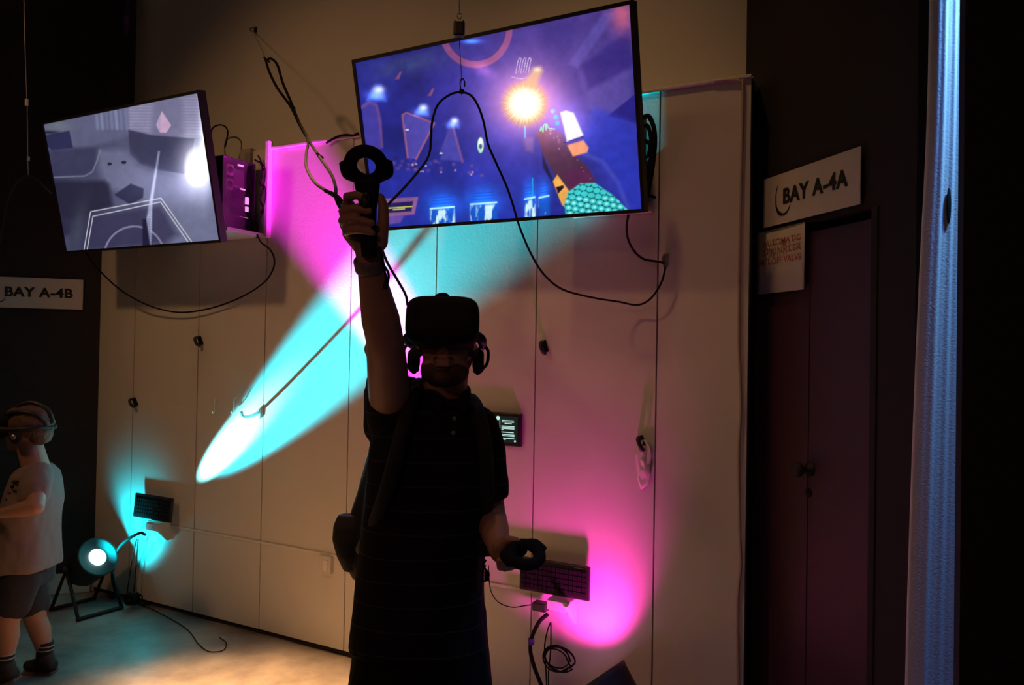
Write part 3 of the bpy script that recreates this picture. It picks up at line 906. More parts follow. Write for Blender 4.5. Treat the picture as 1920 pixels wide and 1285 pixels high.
# pale socket box low on the wall beside the backpack
p = won(614, 1058)
t = thing('wall_box', 'small pale switch box low on the wall left of the backpack', 'switch', p)
mb = MB(); mb.box(p + N * .012, D, N, Z, .075, .024, .085); obj('housing', mb, M['white_plastic'], t, bevel=.004)
mb = MB(); mb.box(p + N * .028 + D * .012, D, N, Z, .03, .008, .05); obj('switch_rocker', mb, M['white_trim'], t, bevel=.003)
# tablet on the wall
a0, z0 = sz(903, 802, .02); a1, z1 = sz(977, 776, .02); _, zb = sz(975, 839, .02)
wT = .215; hT = z1 - zb; cT = wp(a1 - wT / 2, (z1 + zb) / 2, .012)
t = thing('tablet', 'black wall tablet showing white text, half hidden behind the man', 'tablet', cT - Z * hT / 2)
mb = MB(); mb.box(cT, D, N, Z, wT, .02, hT); obj('casing', mb, M['black_plastic'], t, bevel=.004)
mb = MB(); mb.box(cT + N * .0108, D, N, Z, wT - .03, .001, hT - .03)
obj('display', mb, mat('dark_lit_glass', (.01, .015, .014), .25, emit=(.10, .20, .18), estr=.06), t)
mt = mat('lit_text', (.1, .1, .1), .5, emit=(.62, .95, .88), estr=.85)
mb = MB()
rx = cT.copy()


def tl(x, y): # tablet crop pixels -> point on display
    s_, z_ = sz(900 + x / 10.71, 740 + y / 10.71, .0235); return wp(s_, z_, .0235)


def tbar(x0, y0, x1, y1, h):
    a = tl(x0, y0); b = tl(x1, y1); mb.prism([a - Z * h, b - Z * h, b + Z * h, a + Z * h], N, .0006)


for r in ((440, 520, 680, 533), (440, 550, 680, 563), (495, 582, 640, 592), (432, 632, 690, 650), (432, 655, 690, 672), (432, 680, 690, 696), (432, 703, 470, 707),
          (432, 752, 675, 770), (432, 798, 690, 818), (432, 822, 690, 845), (432, 872, 690, 893), (432, 895, 515, 904)):
    tbar(*r, .0016)
a = tl(396, 500); b = tl(398, 900); mb.prism([a, a + D * .002, b + D * .002, b], N, .0006)
c = tl(362, 472); mb.lathe([(.009, 0), (.009, .0006)], c, N, 20)
c = tl(702, 942); mb.lathe([(.0045, 0), (.0045, .0006)], c, N, 16)
mb.prism([tl(215, 480), tl(300, 485), tl(325, 570), tl(270, 560)][::-1], N, .0006)
obj('screen_text', mb, mt, t)


# ------------------------------------------------------------------ shelf with tilted keyboard, power adapter, loops of cable
def key_station(cx_px, cy_px, lab, keys_lab):
    s0, z0 = sz(cx_px, cy_px, .07)
    # bracket
    t = thing('shelf_bracket', lab, 'shelf', wp(s0, z0 - .15, 0))
    mb = MB()
    sb = s0 + .07
    mb.prism([wp(sb, z0 - .065, .004), wp(sb, z0 - .17, .004), wp(sb, z0 - .17, .02), wp(sb, z0 - .075, .115)], D, .016)
    obj('side_gusset', mb, M['white_plastic'], t, bevel=.001)
    mb = MB(); mb.box(wp(s0 + .035, z0 - .070, .042), D, N, Z, .10, .076, .010)
    obj('shelf_board', mb, M['white_plastic'], t, bevel=.002)
    mb = MB(); mb.box(wp(s0 + .035, z0 - .088, .086), D, N, Z, .10, .010, .038)
    obj('lip', mb, M['white_plastic'], t, bevel=.002)
    # keyboard standing on the board, leaning back to the wall
    kw, kh, kt = .315, .135, .018
    tl_ = math.radians(8); sk = math.radians(-3); up = (Z * math.cos(tl_) - N * math.sin(tl_) + D * math.sin(sk)).normalized(); nn = D.cross(up).normalized()
    if nn.dot(N) < 0: nn = -nn
    kc = wp(s0, z0 + .012, .052)
    k = thing('keyboard', keys_lab, 'keyboard', kc - up * kh / 2)
    mb = MB(); mb.box(kc, D, up, nn, kw, kh, kt); obj('keyboard_body', mb, M['black_plastic'], k, bevel=.004)
    mb = MB()
    for r in range(5):
        for q in range(15):
            mb.box(kc + D * ((q - 7) * .0195) + up * ((r - 2) * .0205 - .006) + nn * (kt / 2 + .0025), D, up, nn, .0160, .0168, .005)
    obj('keys', mb, M['matte_black'], k)
    mb = MB(); mb.box(kc + D * (kw * .36) + up * .056 + nn * (kt / 2 + .0006), D, up, nn, .045, .003, .001)
    obj('indicator_strip', mb, M['metal'], k)
    return s0, z0


sC, zC = key_station(282, 957, 'white shelf bracket under the left keyboard, glowing cyan', 'black keyboard leaning on a wall shelf beside the cyan lamp')
sP, zP = key_station(1036, 1092, 'white shelf bracket under the right keyboard, glowing magenta', 'black keyboard leaning on a wall shelf in the magenta light')


def cable(name, pts, r, label, cat='cable', m='black_rubber', group=None, seg=8):
    mb = MB(); mb.tube(pts, r, seg)
    return tag(obj(name, mb, M[m]), label, cat, group)


def coil(c, R_, nloops, r, lab, seed):
    rs = random.Random(seed); mb = MB()
    pts = []
    for k in range(nloops * 10):
        a = 2 * PI * k / 10; l = k // 10
        pts.append(c + (D * math.cos(a) * (R_ + .008 * math.sin(l * 2.1)) + Z * math.sin(a) * (R_ * .8 + .006 * math.cos(l * 1.7))) + N * (.010 * math.sin(l * 3.1 + a)) + D * .012 * math.sin(l * 1.9))
    mb.tube(pts, r, 6, res=3)
    return tag(obj('cable_coil', mb, M['black_rubber']), lab, 'cable')


# left station cables
cable('power_cable', [won(x, y, o) for x, y, o in ((272, 1003, .05), (262, 1000, .09), (240, 1012, .12), (222, 1030, .12), (213, 1062, .11), (211, 1085, .10), (216, 1108, .10), (212, 1122, .12), (205, 1118, .14))], .0085, 'thick black cable arching down from the left shelf to the cyan lamp')
cable('hanging_cable', [won(x, y, o) for x, y, o in ((256, 1012, .06), (250, 1040, .05), (243, 1080, .05), (238, 1112, .06))], .0032, 'thin cable from the left shelf to the coil on the floor, leftmost', group=None)
cable('hanging_cable', [won(x, y, o) for x, y, o in ((259, 1012, .05), (256, 1050, .045), (253, 1090, .05), (250, 1112, .06))], .0032, 'thin cable dropping straight from the left shelf to the coil on the floor')
coil(won(243, 1124, .10), .034, 5, .0045, 'small black coil of cable on the floor under the left keyboard', 1)
coil(won(256, 1126, .055) + Z * .01, .030, 4, .0045, 'second black coil of cable on the floor, against the white wall', 2)
# right station
p = won(1014, 1137, .05)
t = thing('power_adapter', 'black power adapter plugged in beneath the right keyboard shelf', 'adapter', p)
mb = MB(); mb.box(p, D, N, Z, .062, .045, .036); obj('adapter_body', mb, M['black_plastic'], t, bevel=.005)
mb = MB(); mb.lathe([(.004, 0), (.004, .02)], p + D * .030, D, 10); obj('plug', mb, M['metal'], t)
cable('adapter_lead', [won(x, y, o) for x, y, o in ((1001, 1134, .05), (985, 1136, .05), (960, 1139, .05), (935, 1130, .04), (921, 1110, .03), (917, 1085, .02), (916, 1060, .015))], .0022, 'thin lead from the power adapter curving left along the wall')
pts = [won(x, y, o) for x, y, o in ((1027, 1152, .05), (1012, 1165, .08), (1000, 1188, .09), (995, 1205, .09), (995, 1225, .09), (1003, 1255, .09), (1015, 1285, .09), (1022, 1300, .10))]
cable('power_cable', pts, .0085, 'thick black cable dropping from the right shelf with purple tape')
mb = MB(); q = won(996, 1203, .09); mb.lathe([(.013, -.012), (.014, 0), (.013, .012)], q, Z, 14)
tag(obj('tape_wrap', mb, M['purple_tape']), 'purple tape wrapped round the thick cable below the right shelf', 'tape')
cable('hanging_cable', [won(x, y, o) for x, y, o in ((1032, 1168, .05), (1026, 1185, .05), (1021, 1215, .05), (1024, 1265, .05), (1026, 1310, .06))], .003, 'left of two thin cables hanging from the magenta lit shelf')
cable('hanging_cable', [won(x, y, o) for x, y, o in ((1033, 1168, .05), (1033, 1190, .05), (1032, 1225, .05), (1028, 1268, .05), (1030, 1310, .06))], .003, 'right of two thin cables hanging from the magenta lit shelf')
q = won(1030, 1282, .06); q2 = won(1022, 1284, .09)
coil(wp((q - P0).dot(D) + .03, .245, .05), .060, 5, .003, 'loose coil of thin cable at the bottom under the right shelf', 3)
cable('floor_cable', [Vector((p_.x, p_.y, .006)) for p_ in (on_plane(x, y, Vector((0, 0, .006)), Z) for x, y in ((258, 1132), (300, 1150), (350, 1180), (372, 1208), (392, 1222), (418, 1220), (424, 1206), (412, 1196)))], .0026, 'thin black cable lying on the floor beside the wall')


# ------------------------------------------------------------------ floor lamps
def par(L, d, label, lens_col, lens_str):
    """LED can on a floor stand; L lens centre, d beam direction"""
    d = d.normalized(); t = thing('floor_lamp', label, 'lamp', Vector((L.x, L.y, 0)) - Vector((d.x, d.y, 0)) * .1)
    hor = d.cross(Z).normalized(); c = L - d * .105
    mb = MB()
    mb.lathe([(.045, -.11), (.085, -.10), (.100, -.07), (.103, .03), (.108, .09), (.112, .112), (.100, .112), (.092, .098), (.0005, .098)], c, d, 40)
    obj('lamp_can', mb, M['black_metal'], t)
    mb = MB()
    for k in range(8):
        mb.box(c - d * (.112 + .010) + hor * (k - 3.5) * .018, hor, d, d.cross(hor), .004, .03, .11)
    obj('cooling_fins', mb, M['black_metal'], t)
    mb = MB(); mb.lathe([(.0005, .103), (.047, .103), (.047, .106), (.0005, .107)], c, d, 36)
    m = mat('lamp_lens', (.2, .2, .2), .3, emit=lens_col, estr=lens_str)
    ln = obj('lens', mb, m, t)
    # yoke and hinged feet
    for sg in (-1, 1):
        mb = MB(); pv = c + hor * sg * .122
        f1 = Vector((pv.x, pv.y, .012)) + Vector((d.x, d.y, 0)).normalized() * .13
        f2 = Vector((pv.x, pv.y, .012)) - Vector((d.x, d.y, 0)).normalized() * .15
        mb.tube([f1, pv, f2], .010, 8, smooth_path=False)
        obj('yoke', mb, M['black_metal'], t)
        mb = MB(); mb.lathe([(.018, -.012), (.018, .022)], pv, hor * sg, 14); obj('knob', mb, M['black_plastic'], t)
    dh = Vector((d.x, d.y, 0)).normalized()
    for q in (.13, -.15):
        b = Vector((c.x, c.y, .012)) + dh * q
        mb = MB(); mb.tube([b - hor * .13, b + hor * .13], .011, 8, smooth_path=False); obj('foot', mb, M['black_metal'], t)
    return t


vis = (CYD * .75 + (CAM - CY).normalized() * .25 + D * .1).normalized()
par(CY, vis, 'black LED floor lamp shining cyan, by the left corner', (.45, .98, 1.0), 6.0)
par(PK, PKD, 'black LED floor lamp with magenta beam, cut off at the bottom edge', (1.0, .35, .9), 6.0)


# ------------------------------------------------------------------ computers on top of the boarding
M['pc_board'] = mat('pale_circuit_board', (.25, .23, .24), .5, var=.35, vscale=40)
M['fan_plate'] = mat('pale_fan_plate', (.6, .45, .5), .4)
M['led_pink'] = mat('pink_led_strip', (.3, .2, .25), .4, emit=(1.0, .35, .85), estr=2.2)


def computer(s_right, off_front, w_, dep, h, zb, label, glass):
    """tower; its front looks into the room, its glazed side looks along the wall"""
    org = wp(s_right, zb, off_front)      # lower front right corner
    t = thing('desktop_computer', label, 'computer', org)

    def q(a, b, c): return org - D * a - N * b + Z * c
    th = .004
    mb = MB()
    mb.box(q(w_ - th, dep / 2, h / 2), D, N, Z, th, dep, h); mb.box(q(w_ / 2, dep / 2, th / 2), D, N, Z, w_, dep, th)
    mb.box(q(w_ / 2, dep / 2, h - th / 2), D, N, Z, w_, dep, th); mb.box(q(w_ / 2, dep - th / 2, h / 2), D, N, Z, w_, th, h)
    mb.box(q(w_ / 2, .012, h / 2), D, N, Z, w_, .024, h)
    if not glass: mb.box(q(0, dep / 2, h / 2), D, N, Z, th, dep, h)
    obj('case', mb, M['black_metal'], t, bevel=.0015)
    if glass:
        mb = MB(); mb.box(q(w_ - .03, dep * .55, h * .52), D, N, Z, .004, dep * .75, h * .85)
        obj('motherboard', mb, M['pc_board'], t)
        for zz in (.83, .63):
            mb = MB(); mb.box(q(.012, .055, h * zz), D, N, Z, .01, .045, h * .155)
            f = obj('fan', mb, M['fan_plate'], t, bevel=.003)
            mb = MB(); mb.lathe([(.016, 0), (.016, .003)], q(.006, .055, h * zz), D, 18); obj('fan_hub', mb, M['black_plastic'], f)
        mb = MB(); mb.box(q(.04, dep * .55, h * .40), D, N, Z, .05, dep * .62, .035); obj('graphics_card', mb, M['black_plastic'], t, bevel=.003)
        mb = MB(); mb.box(q(.05, dep * .60, h * .75), D, N, Z, .05, .07, .09); obj('cooler', mb, M['metal'], t, bevel=.003)
        mb = MB(); mb.box(q(.02, dep * .55, h * .11), D, N, Z, .03, dep * .8, h * .18); obj('power_supply_cover', mb, M['black_metal'], t)
        for (b0, c0, bl, cl) in ((.58, .93, .16, .022), (.66, .60, .14, .018), (.80, .45, .10, .10), (.80, .33, .09, .07), (.72, .20, .22, .010)):
            mb = MB(); mb.box(q(.010, dep * b0, h * c0), D, N, Z, .006, dep * bl, h * cl); obj('light_strip', mb, M['led_pink'], t)
        mb = MB(); mb.box(q(-.003, dep / 2, h / 2), D, N, Z, .004, dep - .004, h - .004); obj('side_glass', mb, M['pc_glass'], t)
    return t


# ledge board carrying the left computer
mb = MB(); mb.box(wp(-1.80, FL - .008, .128), D, N, Z, .62, .25, .018)
tag(obj('ledge_board', mb, M['white_plastic']), 'pale board on the low wall top carrying the glass sided computer', 'shelf')
computer(-1.540, .248, .20, .215, .365, FL + .003, 'desktop computer with glass side glowing pink, beside the grey television', True)
mb = MB(); mb.box(wp(.46, 2.075, .10), D, N, Z, .34, .19, .016)
tag(obj('wall_shelf', mb, M['white_plastic']), 'white wall shelf behind the lower right corner of the right television', 'shelf')
computer(.60, .19, .20, .17, .36, 2.084, 'black desktop computer hidden behind the right television', False)
# cables spilling from the right computer
for k, (pp, lb) in enumerate((([(1203, 222), (1216, 218), (1226, 240), (1228, 270), (1224, 310), (1218, 345), (1210, 380)], 'outermost black cable looping beside the right television'),
                              ([(1202, 240), (1214, 236), (1221, 262), (1220, 300), (1214, 330), (1207, 352)], 'middle black cable bunched beside the right television'),
                              ([(1204, 262), (1218, 270), (1216, 290), (1208, 300), (1214, 322), (1206, 340)], 'innermost black cable bunched beside the right television'))):
    cable('computer_cable', [won(x, y, .16) for x, y in pp], .008 if k else .009, lb)
cable('computer_cable', [won(x, y, .12) for x, y in ((1205, 360), (1215, 366), (1229, 371))], .006, 'short black plug lead on the shelf beside the right television')
# clear sensor box on the boarding top and loops behind the left television
p = won(481, 268, -.06)
t = thing('sensor_box', 'small clear plastic box sitting on top of the boarding by the computer', 'box', Vector((p.x, p.y, FT)))
ps = wp(sz(481, 268, -.06)[0], 2.525, -.02)
t.location = ps - Z * .045
mb = MB()
for sx_ in (-1, 1):
    mb.box(ps + D * sx_ * .038, D, N, Z, .003, .075, .09)
mb.box(ps + N * .037, D, N, Z, .079, .003, .09); mb.box(ps - N * .037, D, N, Z, .079, .003, .09); mb.box(ps - Z * .044, D, N, Z, .079, .075, .003); mb.box(ps + Z * .044, D, N, Z, .079, .075, .003)
obj('clear_case', mb, M['glass'], t)
mb = MB(); mb.box(ps - Z * .004 - D * .006, D, N, Z, .040, .04, .066); obj('sensor', mb, M['black_plastic'], t, bevel=.006)
mb = MB(); mb.box(wp(-1.62, 2.462, -.10), D, N, Z, .32, .14, .018)
mb.prism([wp(-1.77, 2.453, -.185), wp(-1.77, 2.38, -.185), wp(-1.77, 2.453, -.06)], D, .012)
tag(obj('small_shelf', mb, M['white_plastic']), 'small white shelf above the glowing computer carrying the clear box', 'shelf')
cable('loop_cable', [won(x, y, -.10) for x, y in ((399, 274), (396, 258), (398, 242), (408, 235), (420, 236), (427, 246), (425, 262), (422, 276))], .0045, 'thin cable loop standing up behind the left television')
for k, pp in enumerate((((484, 292), (490, 305), (492, 325), (486, 345)), ((478, 300), (496, 312), (497, 340), (488, 372), (494, 395), (484, 420), (481, 446)), ((494, 315), (488, 345), (498, 352), (497, 380), (489, 400)))):
    cable('computer_cable', [won(x, y, .03) for x, y in pp], .0045, ('short upper cable behind the glowing computer', 'long cable dropping behind the glowing computer', 'lower cable behind the glowing computer')[k])
# black lead draped over the top of the boards
cable('draped_lead', [won(x, y, .02) for x, y in ((612, 268), (622, 262), (634, 256), (648, 253), (662, 254), (672, 250))], .006, 'black lead draped over the board top left of the right television')

# ------------------------------------------------------------------ suspended cables
cable('suspended_cable', [on for on in [won(161, 474, .30), won(180, 500, .25), won(215, 535, .15), won(255, 562, .10), won(300, 580, .06), won(345, 586, .04), won(400, 577, .03), won(455, 556, .03), won(495, 530, .03), won(512, 505, .04), won(514, 485, .05), won(506, 468, .06), won(490, 455, .10), won(482, 440, .14)]], .0045,
      'long black cable sagging below the left television to the computer')
# twin cable from upper wall hook down to the raised hand
p = won(480, 56, UO)
t = thing('ceiling_hook', 'small screw hook in the upper wall left of the cable bundle', 'hook', p)
mb = MB(); mb.tube([p, p + N * .03, p + N * .045 - Z * .012, p + N * .03 - Z * .022], .0045, 8); obj('hook_wire', mb, M['metal'], t)
mb = MB(); mb.box(p + N * .004, D, N, Z, .018, .008, .03); obj('hook_plate', mb, M['black_metal'], t)
A_ = p + N * .035 - Z * .012; B_ = at(498, 112, 3.75)
mb = MB(); mb.tube([A_, at(489, 88, 3.85), B_], .0014, 6); tag(obj('string', mb, M['metal']), 'thin string from the wall hook to the twin cable', 'string')
c1 = [(498, 112, 3.75), (505, 135, 3.68), (520, 165, 3.6), (545, 200, 3.5), (562, 235, 3.4), (578, 262, 3.3), (600, 296, 3.1), (620, 325, 2.9), (629, 350, 2.75), (630, 372, 2.6), (640, 392, 2.5), (644, 384, 2.4), (632, 368, 2.4), (610, 358, 2.5)]
c2 = [(498, 114, 3.76), (508, 110, 3.74), (520, 122, 3.7), (530, 155, 3.6), (545, 190, 3.5), (560, 228, 3.4), (577, 262, 3.3), (574, 290, 3.2), (575, 315, 3.1), (590, 342, 2.95), (612, 358, 2.8), (632, 372, 2.6), (650, 392, 2.3), (690, 440, 2.1)]
cable('headset_cable', [at(*q) for q in c1], .0062, 'black cable of the twin bundle looping right of its partner')
cable('headset_cable', [at(*q) for q in c2], .0062, 'black cable of the twin bundle that bows out to the left')
for q, lb in (((500, 112, 3.75), 'top black tie, where the twin cable meets its string'), ((548, 199, 3.49), 'middle black tie on the twin cable bundle'), ((600, 292, 3.12), 'lowest black tie on the twin cable bundle')):
    mb = MB(); mb.box(at(*q), Vector((.8, 0, -.6)), Vector((0, 1, 0)), Vector((.6, 0, .8)), .03, .02, .008)
    tag(obj('cable_tie', mb, M['matte_black']), lb, 'cable tie')
# pulley above the right television
pu = at(861, 54, 2.60)
t = thing('pulley', 'black pulley block hanging on a cord above the right television', 'pulley', pu - Z * .035)
mb = MB(); mb.box(pu, (1, 0, 0), (0, 1, 0), (0, 0, 1), .038, .026, .058); obj('pulley_case', mb, M['black_plastic'], t, bevel=.008)
mb = MB(); mb.tube([pu + Z * .028, pu + Z * .045 + Vector((.008, 0, 0)), pu + Z * .055, pu + Z * .044 - Vector((.008, 0, 0)), pu + Z * .03], .0022, 8); obj('swivel', mb, M['metal'], t)
mb = MB(); mb.tube([pu + Z * .05, at(859, -120, 2.6), Vector((pu.x, 2.6, 5.0))], .0018, 6, smooth_path=False)
obj('cord', mb, M['metal'], t)
hk = at(866, 165, 2.58)
mb = MB(); mb.tube([pu - Z * .028, at(864, 120, 2.59), hk + Z * .015], .0013, 6)
obj('string', mb, M['matte_black'], t)
mb = MB(); mb.tube([hk - Z * .022, hk + Vector((-.004, 0, -.002)), hk + Vector((-.006, 0, .022)), hk + Vector((.002, 0, .032)), hk + Vector((.009, 0, .02)), hk + Vector((.009, 0, .004))], .0022, 8)
mb.box(hk - Z * .012, (1, 0, 0), (0, 1, 0), (0, 0, 1), .016, .012, .012)
tag(obj('cable_hook', mb, M['matte_black']), 'small open hook holding the cable in front of the blue screen', 'hook')
ca = [(764, 572, 2.22), (760, 552, 2.24), (742, 520, 2.25), (724, 488, 2.2), (712, 450, 2.1), (712, 410, 2.15), (726, 386, 2.2), (760, 350, 2.35), (795, 308, 2.5), (806, 284, 2.55), (808, 260, 2.56), (811, 225, 2.57), (822, 195, 2.58), (845, 177, 2.58), (866, 173, 2.58), (884, 180, 2.58), (897, 200, 2.58), (907, 230, 2.59), (915, 270, 2.60), (930, 305, 2.62), (950, 350, 2.66), (962, 385, 2.7), (974, 425, 2.74), (995, 475, 2.8), (1020, 515, 2.88), (1055, 543, 2.95), (1110, 558, 3.0), (1160, 566, 3.02), (1195, 572, 3.0), (1220, 560, 2.98), (1240, 530, 2.97), (1248, 500, 2.97)]
cable('tether_cable', [at(*q) for q in ca], .0040, 'long black tether cable hooked up in front of the blue screen')
p = won(1249, 488)
mb = MB(); mb.tube([p + Z * .02, p + N * .03 + Z * .016, p + N * .05, p + N * .045 - Z * .02], .003, 8); mb.box(p + N * .004, D, N, Z, .02, .008, .05)
tag(obj('wall_hook', mb, M['metal']), 'small metal hook on the right side of the white boards holding cables', 'hook')
cable('television_lead', [won(x, y, o) for x, y, o in ((1178, 404, .30), (1175, 425, .24), (1178, 450, .15), (1190, 472, .08), (1207, 486, .05), (1228, 490, .04), (1245, 493, .05))], .0045, 'short lead from the bottom of the right television to the wall hook')
# cable and cord hanging at the far left
pts = [at(44, -300, 3.4), at(45, 0, 3.4), at(48, 120, 3.4), at(51, 210, 3.4)]
mb = MB(); mb.tube(pts, .0016, 6); mb.tube([at(51, 210, 3.4), at(52, 300, 3.4), at(53, 330, 3.4)], .0016, 6)
mb.box(at(50, 192, 3.4), (1, 0, 0), (0, 1, 0), (0, 0, 1), .010, .010, .03); mb.box(at(53, 298, 3.4), (1, 0, 0), (0, 1, 0), (0, 0, 1), .008, .008, .02)
tag(obj('steel_wire', mb, M['metal']), 'thin steel wire hanging down at the far left before the dark wall', 'wire')
cable('tether_cable', [at(*q) for q in ((-60, 640, 3.3), (-20, 520, 3.35), (2, 440, 3.4), (12, 385, 3.4), (28, 348, 3.4), (45, 332, 3.4), (60, 332, 3.4), (80, 348, 3.45), (95, 362, 3.6))], .0042, 'cable looped over the cord end at the far left')
# ------------------------------------------------------------------ the man
def wr(c, ax, ay, rx, ry, n=28, p=2.3):
    """superellipse ring"""
    out = []
    for k in range(n):
        a = 2 * PI * k / n; ca, sa = math.cos(a), math.sin(a)
        out.append(Vector(c) + Vector(ax) * rx * math.copysign(abs(ca) ** (2 / p), ca) + Vector(ay) * ry * math.copysign(abs(sa) ** (2 / p), sa))
    return out


XA, YA = Vector((1, 0, 0)), Vector((0, 1, 0))


def px_loft(mb, levels, depth, n=32, p=2.4):
    """rings: (photo row, left px, right px, half depth[, depth shift])"""
    rings = []
    for lv in levels:
        y, xl, xr, hd = lv[:4]; dd = depth + (lv[4] if len(lv) > 4 else 0)
        a = at(xl, y, dd); b = at(xr, y, dd)
        rings.append(wr((a + b) / 2, (b - a).normalized(), YA, (b - a).length / 2, hd, n, p))
    mb.loft(rings, True)


def folds(amp, sc, seed):
    def f(c):
        q = Vector((c.x * sc + seed, c.y * sc, c.z * sc * .45))
        return amp * (mnoise.noise(q) + .5 * mnoise.noise(q * 2.3))
    return f


def hand_controller(origin, xax, yax, zax, label, wx=1.0):
    """ring topped wand; yax runs from the handle to the ring, zax out of the thumb pad"""
    o = Vector(origin); X, Y_, W = Vector(xax), Vector(yax), Vector(zax)

    def q(a, b, c): return o + X * a + Y_ * b + W * c
    t = thing('game_controller', label, 'controller', o)
    mb = MB()
    prof = [(-.092, .013, .011, .0), (-.088, .018, .015, 0), (-.06, .0195, .017, 0), (-.02, .0175, .016, .0), (.02, .019, .017, 0), (.05, .024, .019, -.002), (.072, .029, .018, -.006), (.086, .030, .012, -.010)]
    mb.loft([wr(q(0, b, c), X, W, rx, rw, 24, 2.6) for b, rx, rw, c in prof])
    obj('handle', mb, M['matte_black'], t)
    # ring: broad flattened torus tilted back, with flared shoulders
    T = math.radians(38); RY = (Y_ * math.cos(T) - W * math.sin(T)); RN = X.cross(RY)
    c = q(0, .118, -.012)
    mb = MB(); rings = []; n = 44
    for k in range(n + 1):
        a = 2 * PI * k / n
        ca, sa = math.cos(a), math.sin(a)
        flare = math.exp(-((abs(ca) - .93) / .16) ** 2) * (1 if sa < .25 else 0) * .012
        dirv = X * ca + RY * sa
        inner = .021; outer = .052 + flare
        mid = (inner + outer) / 2; half = (outer - inner) / 2
        rings.append([c + dirv * (mid + half * math.cos(b)) + RN * (.013 * math.sin(b)) for b in (2 * PI * j / 14 for j in range(14))])
    mb.loft(rings, False)
    obj('tracking_ring', mb, M['matte_black'], t)
    mb = MB(); mb.lathe([(.0005, 0), (.016, 0), (.017, .002), (.0005, .003)], q(0, .046, .016), W, 24); obj('thumb_pad', mb, M['black_plastic'], t)
    mb = MB(); mb.tube([q(0, .052, -.018), q(0, .040, -.034), q(0, .024, -.034), q(0, .012, -.022)], [.008, .009, .009, .006], 12); obj('trigger', mb, M['black_plastic'], t)
    mb = MB(); mb.lathe([(.0035, 0), (.0035, .002)], q(0, .072, .016), W, 12); obj('menu_button', mb, M['black_plastic'], t)
    return t


man_loc = Vector((at(800, 900, 2.15).x, 2.15, 0))
man = thing('person', 'man in dark striped polo shirt raising a controller overhead, headset on, facing the camera', 'person', man_loc)
mb = MB()
# head, tilted back
TI = math.radians(15)
HC = at(837, 657, 2.13)
RH = Matrix.Rotation(-TI, 3, 'X')      # chin comes forward and up
def hl(x, y, z): return HC + RH @ Vector((x, y, z))   # x right, -y forward, z up
mb.ell(hl(0, .012, .030), (.077, .096, .088), RH, 28, 18)
mb.ell(hl(0, -.028, -.020), (.062, .064, .085), RH, 24, 16)
mb.ell(hl(0, -.024, -.060), (.067, .060, .046), RH, 24, 14)
mb.ell(hl(0, -.068, -.092), (.024, .022, .020), RH, 16, 12)
mb.ell(hl(0, -.082, -.052), (.026, .016, .020), RH, 16, 12)
for sg in (-1, 1):
    mb.ell(hl(sg * .036, -.062, -.022), (.024, .026, .026), RH, 14, 10)
    mb.ell(hl(sg * .031, -.080, .018), (.013, .012, .012), RH, 12, 8)
    mb.ell(hl(sg * .080, .010, -.008), (.008, .020, .032), RH, 12, 10)
    mb.ell(hl(sg * .011, -.098, -.032), (.008, .010, .007), RH, 10, 8)
mb.ell(hl(0, -.086, .036), (.050, .018, .012), RH, 14, 8)
mb.cap(hl(0, -.088, .022), hl(0, -.110, -.024), .009, .012, 12)
mb.cap(hl(-.016, -.097, -.0555), hl(.016, -.097, -.0555), .0048, .0048, 10)
mb.cap(hl(-.014, -.096, -.067), hl(.014, -.096, -.067), .0056, .0056, 10)
# neck, trunk, legs
NB = at(828, 765, 2.19)
mb.cap(hl(-.002, .020, -.045), NB, .0655, .066, 24)
mb.cap(NB, at(822, 800, 2.18), .062, .085, 20)
SRp = at(738, 795, 2.13); SLp = at(893, 800, 2.17)
mb.cap(SRp, SLp, .055, .055, 18)
px_loft(mb, [(800, 715, 905, .08), (900, 715, 895, .10), (1000, 710, 890, .095), (1100, 700, 885, .10), (1190, 695, 890, .105)], 2.16)
HPZ = .86
hipR = Vector((at(745, 1180, 2.16).x, 2.17, HPZ)); hipL = Vector((at(836, 1180, 2.16).x, 2.17, HPZ))
kneeR = Vector((hipR.x - .035, 2.14, .47)); kneeL = Vector((hipL.x + .035, 2.12, .47))
ankR = Vector((kneeR.x - .012, 2.19, .085)); ankL = Vector((kneeL.x + .012, 2.17, .085))
for h_, k_, a_ in ((hipR, kneeR, ankR), (hipL, kneeL, ankL)):
    mb.chain([h_, k_], [.084, .058], 20)
    calf = k_.lerp(a_, .3) + Vector((0, .012, 0))
    mb.chain([k_, calf, a_], [.055, .056, .036], 18)
    mb.cap(a_ + Vector((0, 0, -.03)), a_ + Vector((0, -.13, -.05)), .036, .028, 14)
# raised right arm
EB = at(722, 640, 1.93); WR_ = at(692, 492, 1.825); SH = at(733, 775, 2.12)
mb.chain([SH, SH.lerp(EB, .45), EB], [.058, .055, .048], 22)
mb.chain([EB, EB.lerp(WR_, .30), EB.lerp(WR_, .72), WR_], [.047, .0475, .036, .029], 22)
mb.cap(at(700, 655, 1.955), at(704, 640, 1.95), .024, .020, 14)
